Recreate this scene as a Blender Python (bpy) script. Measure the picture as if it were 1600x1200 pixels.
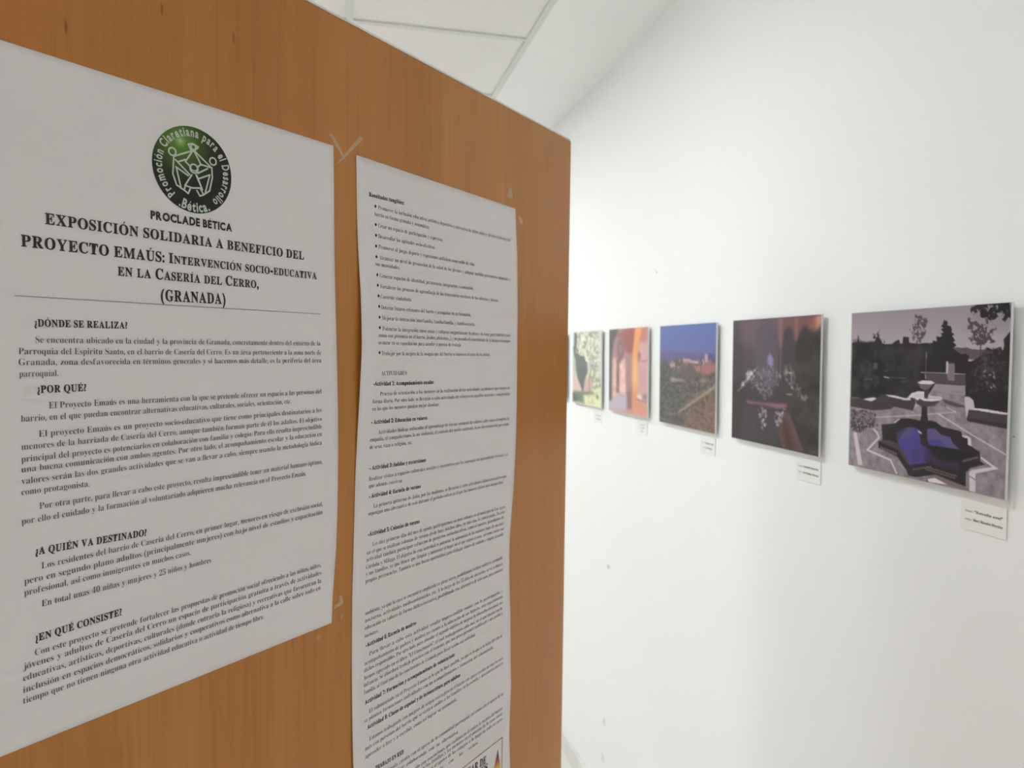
import bpy, bmesh, math, random, json, unicodedata
import numpy as np
from mathutils import Matrix, Vector

for o in list(bpy.data.objects):
    bpy.data.objects.remove(o, do_unlink=True)
SC = bpy.context.scene
COL = SC.collection

# ------------------------------------------------------------------ camera
CAM_H = 1.637
cam_d = bpy.data.cameras.new('camera')
cam = bpy.data.objects.new('camera', cam_d)
COL.objects.link(cam)
SC.camera = cam
cam_d.sensor_width = 36.0
cam_d.lens = 24.682
cam_d.clip_start = 0.02
RIGHT = Vector((0.970659, -0.240458, -0.000711))
UP = Vector((0.012638, 0.048062, 0.998764))
FWD = Vector((0.240126, 0.969469, -0.049691))
cam.matrix_world = Matrix(((RIGHT.x, UP.x, -FWD.x, 0), (RIGHT.y, UP.y, -FWD.y, 0), (RIGHT.z, UP.z, -FWD.z, CAM_H), (0, 0, 0, 1)))
cam_d.dof.use_dof = True
cam_d.dof.focus_distance = 0.58
cam_d.dof.aperture_fstop = 11.0

# ------------------------------------------------------------------ world, exposure
SC.view_settings.view_transform = 'Standard'
SC.view_settings.look = 'None'
SC.view_settings.gamma = 1.0
SC.view_settings.use_curve_mapping = False
SC.view_settings.exposure = 0.0
w = bpy.data.worlds.new('world')
SC.world = w
w.use_nodes = True
w.node_tree.nodes['Background'].inputs[0].default_value = (0.9, 0.95, 1.0, 1)
w.node_tree.nodes['Background'].inputs[1].default_value = 0.25
SC.cycles.max_bounces = 10
SC.cycles.diffuse_bounces = 6
SC.cycles.sample_clamp_indirect = 6.0

# ------------------------------------------------------------------ room measures (metres)
WALL_X, LEFT_X, BACK_Y, FAR_Y = 0.88, -4.2, -3.0, 6.5
CEIL_Z = 2.559
TILE_X0, TILE_DX = 0.564, 0.520
TILE_Y0, TILE_DY = 2.07, 0.476
# recessed lamps: (x, y, strength)
LAMPS = [(TILE_X0 - 1.5 * TILE_DX, TILE_Y0 + 1.5 * TILE_DY, 29.5, 'recessed white ceiling lamp near the photo wall, beyond the far end of the wooden panel'),
         (TILE_X0 - 1.5 * TILE_DX, TILE_Y0 - 1.5 * TILE_DY, 17.0, 'recessed white ceiling lamp above the far side of the wooden panel'),
         (TILE_X0 - 6.5 * TILE_DX, TILE_Y0 - 5.5 * TILE_DY, 60.0, 'recessed white ceiling lamp near the left wall, behind the viewer'),
         (TILE_X0 - 6.5 * TILE_DX, TILE_Y0 - 8.5 * TILE_DY, 50.0, 'recessed white ceiling lamp near the left wall, last before the back wall'),
         (TILE_X0 - 3.5 * TILE_DX, TILE_Y0 + 6.5 * TILE_DY, 45.0, 'recessed white ceiling lamp over the open floor at the far end of the room'),
         (TILE_X0 - 1.5 * TILE_DX, TILE_Y0 + 7.5 * TILE_DY, 55.0, 'recessed white ceiling lamp near the photo wall at the far end of the room')]

DATA = json.loads(r'''{"T1":[["S","PROCLADE BÉTICA",0.3014,0.1079,0.3739,0.1089,0.0088],["T","EXPOSICIÓN SOLIDARIA A BENEFICIO DEL",0.2262,0.0916,0.4518,0.0937,0.0111],["T","PROYECTO EMAÚS: Intervención socio-educativa",0.2112,0.074,0.4668,0.0764,0.0115],["T","en la Casería del Cerro,",0.2755,0.0607,0.4006,0.0618,0.0121],["T","(GRANADA)",0.309,0.0441,0.3671,0.0452,0.0128],
["B","¿DÓNDE SE REALIZA?",0.2187,0.0196,0.2828,0.0206,0.0073],
["R","Se encuentra ubicado en la ciudad y la provincia de Granada, concretamente dentro del entorno de la",0.2192,0.0082,0.4702,0.0113,0.0068],
["R","Parroquia del Espíritu Santo, en el barrio de Casería del Cerro. Es un área perteneciente a la zona norte de",0.2088,0.0001,0.471,0.0023,0.0067],
["R","Granada, zona desfavorecida en términos generales y si hacemos más detalle, es la periferia del área",0.2087,-0.0074,0.471,-0.0054,0.0067],
["R","parroquial.",0.209,-0.0154,0.2337,-0.0152,0.0067],
["B","¿POR QUÉ?",0.2198,-0.0268,0.2525,-0.0264,0.0074],
["R","El Proyecto Emaús es una herramienta con la que se pretende ofrecer un espacio a las personas del",0.227,-0.0381,0.4709,-0.0362,0.0069],
["R","barrio, en el que puedan encontrar alternativas educativas, culturales, sociales, orientación, etc.",0.2096,-0.0464,0.4348,-0.0444,0.0067],
["R","El proyecto Emaús es un proyecto socio-educativo que tiene como principales destinatarios a los",0.2203,-0.0577,0.4714,-0.0547,0.0068],
["R","menores de la barriada de Casería del Cerro, aunque también forman parte de él los adultos. El objetivo",0.2095,-0.0658,0.4714,-0.0634,0.0067],
["R","principal del proyecto es potenciarlos en colaboración con familia y colegio. Para ello resulta imprescindible",0.2094,-0.0743,0.4714,-0.0709,0.0067],
["R","una buena comunicación con ambos agentes. Por otro lado, el acompañamiento escolar y la educación en",0.2093,-0.0814,0.4714,-0.0785,0.0067],
["R","valores serán las dos grandes actividades que se van a llevar a cabo, siempre usando la metodología lúdica",0.2092,-0.0895,0.4714,-0.0872,0.0067],
["R","como protagonista.",0.2091,-0.0971,0.2537,-0.0974,0.0067],
["R","Por otra parte, para llevar a cabo este proyecto, resulta imprescindible tener un material humano óptimo,",0.22,-0.1086,0.4721,-0.1063,0.0069],
["R","por ello el cuidado y la formación al voluntariado adquieren mucha relevancia en el Proyecto Emaús.",0.209,-0.1174,0.4525,-0.1157,0.0068],
["B","¿A QUIÉN VA DESTINADO?",0.2171,-0.1404,0.2959,-0.1428,0.0075],
["R","Los residentes del barrio de Casería del Cerro, en primer lugar, menores en riesgo de exclusión social,",0.2207,-0.1511,0.4732,-0.149,0.0069],
["R","pero en segundo plano adultos (principalmente mujeres) con bajo nivel de estudios y capacitación",0.2099,-0.1595,0.4732,-0.1573,0.0068],
["R","profesional, así como inmigrantes en muchos casos.",0.2098,-0.1675,0.333,-0.1669,0.0068],
["R","En total unas 40 niñas y mujeres y 25 niños y hombres",0.2206,-0.1782,0.3517,-0.1776,0.0069],
["B","¿EN QUÉ CONSISTE?",0.2162,-0.2019,0.2761,-0.2006,0.0075],
["R","Con este proyecto se pretende fortalecer las propuestas de promoción social ofreciendo a las niñas, niños,",0.2157,-0.2117,0.472,-0.2105,0.0069],
["R","jóvenes y adultos de Casería del Cerro un espacio de participación gratuita a través de actividades",0.2083,-0.2191,0.472,-0.2184,0.0068],
["R","educativas, artísticas, deportivas, culturales (donde entraría la religiosa) y recreativas que favorezcan la",0.2082,-0.2271,0.4719,-0.2265,0.0068],
["R","inclusión en espacios democráticos, solidarios y cooperativos como alternativa a la calle sobre todo en",0.2081,-0.2355,0.4711,-0.2336,0.0068],
["R","tiempo que no tienen ninguna otra actividad educativa o actividad de tiempo libre.",0.208,-0.2431,0.4048,-0.2428,0.0068]],"T2":[["B","Resultados tangibles:",0.5374,0.1713,0.5921,0.1722,0.0063],
["R","Promover la inclusión educativa, artística deportiva y recreativa de niños, niñas y jóvenes residentes del",0.5505,0.1599,0.8052,0.161,0.0064],
["R","barrio en forma gratuita y sistemática.",0.5453,0.1521,0.6347,0.1518,0.0064],
["R","Crear un espacio de participación y expresión.",0.5505,0.1406,0.6594,0.1406,0.0064],
["R","Desarrollar las aptitudes socio-afectivas.",0.5505,0.129,0.6454,0.1295,0.0065],
["R","Promover el juego, deporte y expresiones artísticas como estilo de vida.",0.5511,0.1178,0.7234,0.1183,0.0065],
["R","Alcanzar un nivel de promoción de la salud de los jóvenes y adoptar medidas preventivas adaptadas a",0.5519,0.1063,0.8055,0.1074,0.0065],
["R","sus necesidades.",0.5462,0.0989,0.5843,0.0987,0.0064],
["R","Generar espacios de identidad, pertenencia, integración y contención.",0.5523,0.0868,0.7208,0.0874,0.0065],
["R","Fortalecer los procesos de aprendizaje de las trayectorias escolares de los niños/as y jóvenes.",0.5528,0.0752,0.7774,0.0762,0.0065],
["R","Construir ciudadanía.",0.5528,0.0641,0.6037,0.0645,0.0065],
["R","Detectar futuros referentes del barrio y acompañar en su formación.",0.5533,0.0524,0.7159,0.0534,0.0065],
["R","Mejorar la interacción interfamilia, familia/familia, y familia-escuela.",0.554,0.0411,0.7252,0.0417,0.0065],
["R","Potenciar la integración entre zonas y culturas conjuntamente la plaza y la zona, para también tener",0.555,0.0294,0.8066,0.0302,0.0066],
["R","zonas con presencia en el barrio, árabes, africanos...) y mejorando el conocimiento de la lengua-extranjero",0.5488,0.0221,0.8062,0.0223,0.0065],
["R","avanzar en su capacitación para acceder a puestos de trabajo.",0.5485,0.0142,0.6965,0.0147,0.0065],
["R","Trabajar por la mejora de la imagen que del barrio se tienen en el resto de la ciudad.",0.5534,0.0025,0.7585,0.0032,0.0066],["M","ACTIVIDADES:",0.553,-0.0196,0.596,-0.0195,0.0069],
["B","-Actividad 1: Acompañamiento escolar",0.5412,-0.0304,0.6432,-0.031,0.0065],
["R","Proceso de orientación a los menores en la realización de las actividades académicas que tengan de",0.5519,-0.0416,0.8042,-0.0423,0.0066],
["R","forma diaria. Por otro lado, se llevarán a cabo actividades de refuerzo en aquellas materias y competencias",0.5409,-0.0497,0.8044,-0.0507,0.0065],
["R","en las que los menores puedan mejor dominar.",0.5409,-0.0575,0.654,-0.058,0.0065],
["B","- Actividad 2: Educación en valores",0.5396,-0.0718,0.6317,-0.073,0.0065],
["R","Actividades lúdicas enfocadas al aprendizaje de forma vivencial de valores, tales como el respeto, la",0.5503,-0.0835,0.8017,-0.0848,0.0066],
["R","empatía, el compañerismo, la no violencia, el cuidado del medio ambiente, la no discriminación por razón",0.5386,-0.0909,0.8012,-0.0923,0.0065],
["R","de sexo, raza o religión, etc.",0.5381,-0.0988,0.6063,-0.0997,0.0065],
["B","- Actividad 3: Salidas y excursiones",0.5381,-0.1216,0.6301,-0.123,0.0065],
["R","Realizar visitas a espacios culturales, sociales y recreativos que les supongan un aprendizaje vivencial, así",0.5375,-0.1332,0.7997,-0.1342,0.0065],
["R","que además convivan.",0.5375,-0.1408,0.5906,-0.1419,0.0065],
["B","- Actividad 4: Escuela de verano",0.5375,-0.152,0.6212,-0.153,0.0065],
["R","La primera quincena de Julio, por las mañanas, se llevarán a cabo actividades lúdico-recreativas que",0.5443,-0.1637,0.7975,-0.1644,0.0066],
["R","supongan una alternativa de ocio durante el periodo estival en el que los menores tienen más tiempo libre.",0.5366,-0.171,0.7906,-0.1717,0.0065],
["B","-Actividad 5: Colonias de verano",0.5363,-0.1933,0.6199,-0.1945,0.0066],
["R","Los diez primeros días del mes de agosto, participaremos en unas colonias en el municipio de Los Agros",0.5428,-0.2053,0.7955,-0.2068,0.0066],
["R","en el que se realizan colonias de verano desde hace muchos años, en una casa de convivencias. En esta",0.5347,-0.213,0.7948,-0.2139,0.0066],
["R","actividad también participan refuerzos de proyectos socioeducativos, como el nuestro, procedentes de",0.534,-0.2205,0.7931,-0.2211,0.0066],
["R","Córdoba y Málaga. El objetivo de esta actividad es potenciar la autonomía de los menores fuera de sus casas",0.5335,-0.2286,0.7932,-0.2293,0.0066],
["R","y sus familias, ya que tienen que limpiar y mantener el lugar en el que vamos a estar, así como cuidar sus",0.5332,-0.2358,0.7933,-0.2369,0.0066],
["R","propias pertenencias. También es una buena oportunidad para trabajar valores de cuidado y respeto al medio",0.5329,-0.2435,0.7921,-0.2446,0.0066],
["R","ambiente, ya que la casa se encuentra emplazada en plena sierra, posibilitando realizar senderos, acampada",0.532,-0.2785,0.7913,-0.2772,0.0066],
["R","nocturna, actividades medioambientales, etc. A lo largo de los 15 días de duración, se va a educar",0.532,-0.2864,0.7922,-0.2859,0.0066],
["R","educación en valores de forma lúdico-recreativa, posibilitando una alternativa de ocio sano, para nuestros",0.532,-0.2945,0.7928,-0.2939,0.0066],
["R","menores.",0.5317,-0.3029,0.5525,-0.3034,0.0066],
["B","-Actividad 6: Escuela de madres",0.533,-0.3138,0.614,-0.3136,0.0066],
["R","Para llevar a cabo esta actividad resulta imprescindible contar con la participación y",0.5381,-0.3248,0.7919,-0.3243,0.0067],
["R","acompañamiento de padres y madres en cuanto a la educación de sus hijos/as, muy especialmente",0.5314,-0.3331,0.7933,-0.332,0.0066],
["R","dichos responsables. Por otro lado, para abordar el segundo objetivo de mejorar la educación emocional, nos",0.5309,-0.3406,0.7929,-0.3401,0.0066],
["R","hemos apoyado en el libro \"El Emocionario\", el cual trabajaremos cada mes, en el que cuenta con la",0.5309,-0.349,0.7922,-0.3484,0.0066],
["R","infancia. Se abordará trabajo práctico con el fomento, que nos posee personal cualificado y nos ayuda a",0.5305,-0.3568,0.7923,-0.3556,0.0066],
["R","familia, al final una de las conclusiones de Granada para llevar a cabo esta actividad.",0.5305,-0.3649,0.7303,-0.3655,0.0066],
["B","Actividad 7: Formación y acompañamiento de voluntariado",0.5318,-0.3762,0.6874,-0.3772,0.0066],
["R","El voluntariado en el Proyecto Emaús es lo que lo hace posible, ya que es lo que a lo largo del año se",0.5379,-0.3883,0.7928,-0.3871,0.0067],
["R","se plantea formaciones individuales con un acompañamiento y formación del voluntariado.",0.531,-0.3961,0.7717,-0.3963,0.0066],
["B","Actividad 8: Clases de español y de lectoescritura para adultos",0.535,-0.405,0.6987,-0.4079,0.0067],
["R","Estamos trabajando con mujeres de origen extranjero en el barrio con apoyo escolar en una vez más",0.5379,-0.419,0.7951,-0.4196,0.0067],
["R","más con personas del barrio que se sienten unidas a las familias en la escuela y desconocen nuestro",0.5315,-0.4272,0.7952,-0.4265,0.0067],
["R","aprender a leer y a escribir, como así lograr su autonomía.",0.5315,-0.4359,0.6923,-0.4363,0.0067],
["B","TRABAJO EN RED",0.5465,-0.4558,0.5924,-0.4582,0.0068],
["R","Proyecto Emaús cuenta con el apoyo de la comunidad parroquial, así como con el apoyo de la",0.538,-0.4668,0.7958,-0.4706,0.0067],
["R","hermandad, siempre colaborando con su alternativa.",0.5311,-0.4729,0.6949,-0.4797,0.0067],
["R","También trabaja de este modo con asociaciones, que realizan en el centro la mejora del barrio",0.538,-0.4862,0.7942,-0.4907,0.0068],
["R","siempre en la línea de trabajo con las familias y los menores en el entorno de la zona norte",0.5311,-0.4915,0.7943,-0.4982,0.0067],
["R","así como las personas que se acercan y el apoyo de los colegios a lo largo de todo el curso",0.5311,-0.4982,0.7944,-0.5059,0.0067],
["R","para llevar a cabo el proyecto con los vecinos.",0.5311,-0.5054,0.7379,-0.5135,0.0067],
["B","HOGAR DE",0.6977,-0.5448,0.7566,-0.5487,0.0144],
["B","EMAÚS",0.7149,-0.5593,0.7605,-0.5607,0.0146]],"BUL":[[0.5469,0.1623],[0.5473,0.1428],[0.5476,0.1314],[0.5476,0.1199],[0.548,0.1085],[0.5487,0.0892],[0.5492,0.0779],[0.55,0.0666],[0.5505,0.0552],[0.5507,0.0436],[0.5509,0.0324],[0.5502,0.0053]],"RULE":[[0.2073,0.04],[0.4704,0.0425]],"FRAME":[[0.7948,-0.5306],[0.7032,-0.5303]],"FLAME":[[0.7845,-0.5428],[0.7864,-0.5526],[0.7892,-0.5632],[0.7909,-0.5717],[0.7915,-0.5797],[0.7895,-0.588],[0.7811,-0.5869],[0.7749,-0.5791],[0.7732,-0.5707],[0.7762,-0.5646],[0.7795,-0.557],[0.782,-0.5505]],"P1R":[[0.4886,0.2119],[0.4894,0.1662],[0.4896,0.1021],[0.4906,0.0247],[0.4918,-0.0535],[0.4926,-0.1325],[0.4925,-0.159],[0.4912,-0.1985],[0.4873,-0.244],[0.4859,-0.2722]],"P1L":[[0.1937,0.2089],[0.1921,0.1069],[0.1901,-0.0198],[0.1881,-0.1481],[0.1861,-0.2741]],"P2L":[[0.5195,0.2104],[0.5206,0.1459],[0.5238,0.0682],[0.5234,0.0124],[0.5219,-0.0281],[0.5213,-0.0586],[0.5185,-0.1227],[0.5159,-0.204],[0.5143,-0.2515],[0.5136,-0.3269],[0.5139,-0.3823],[0.5146,-0.4383],[0.5155,-0.5018]],"P2R":[[0.8168,0.2085],[0.8228,0.1438],[0.8247,0.0634],[0.8233,0.0004],[0.8193,-0.1079],[0.8156,-0.1799],[0.8087,-0.2604],[0.8094,-0.306],[0.813,-0.3619],[0.8151,-0.4362],[0.8166,-0.4618],[0.814,-0.5052],[0.8128,-0.5372],[0.816,-0.5853],[0.8175,-0.6329]],"CORNER":[0.9734,0.3413],"EDGEB":[0.9643,-0.6577],"TOPL":[0.4569,0.3417],"FLECK":[[0.313,0.2744],[0.2423,0.2334],[0.377,0.276],[0.449,0.2339],[0.6702,0.2485],[0.5705,0.3074]],"LOGO":[0.3381,0.1537,0.035],"STROKES":[[[-0.468,0.222],[-0.08,0.422],[0.022,0.447],[0.452,0.165]],[[-0.492,0.228],[-0.513,-0.194],[-0.425,-0.43],[-0.215,-0.528]],[[-0.456,0.144],[-0.098,-0.126]],[[-0.383,0.11],[-0.208,0.202]],[[-0.055,0.404],[-0.209,0.155],[-0.071,0.058]],[[0.022,0.423],[0.18,0.175],[0.083,0.081]],[[0.18,0.175],[0.439,0.161]],[[-0.445,-0.016],[-0.136,-0.158]],[[-0.433,-0.025],[-0.314,-0.489]],[[-0.047,-0.115],[-0.218,-0.399],[-0.036,-0.421],[0.202,-0.377],[0.056,-0.092]],[[-0.214,-0.41],[-0.24,-0.514],[-0.139,-0.572],[-0.088,-0.45]],[[0.079,-0.457],[0.156,-0.574],[0.253,-0.526],[0.17,-0.398]],[[0.465,0.168],[0.482,-0.072],[0.408,-0.403],[0.234,-0.539]],[[0.358,0.119],[0.095,-0.055]],[[0.12,-0.174],[0.416,-0.018],[0.296,-0.462]],[[0.082,-0.11],[0.222,-0.416]],[[-0.142,0.571],[-0.028,0.612],[0.113,0.564],[0.022,0.47],[-0.08,0.457],[-0.142,0.571]]],"RINGS":[[-0.528,0.307,0.085],[0.493,0.32,0.085],[-0.016,0.537,0.06],[0.006,0.039,0.1]],"HILITE":[-0.341,0.602],"TAPE":{"ta":[[0.4831,0.2223],[0.4879,0.2236],[0.5085,0.1999],[0.5027,0.2023]],"tb":[[0.5248,0.2312],[0.5293,0.2291],[0.4977,0.1974],[0.4935,0.1953]],"tc":[[0.8025,0.2344],[0.8082,0.235],[0.8127,0.2195],[0.797,0.2212]],"td":[[0.8247,0.1987],[0.8301,0.2008],[0.838,0.1914],[0.8314,0.1897]],"te":[[0.4963,-0.2467],[0.5003,-0.2478],[0.5023,-0.257],[0.4892,-0.2594],[0.4896,-0.2552],[0.4971,-0.2543]],"tf":[[0.4983,-0.2676],[0.5015,-0.2686],[0.5011,-0.2722],[0.4979,-0.2712]],"tg":[[0.4678,-0.2793],[0.4707,-0.2797],[0.47,-0.2848],[0.467,-0.2838]]}}''')
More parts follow.
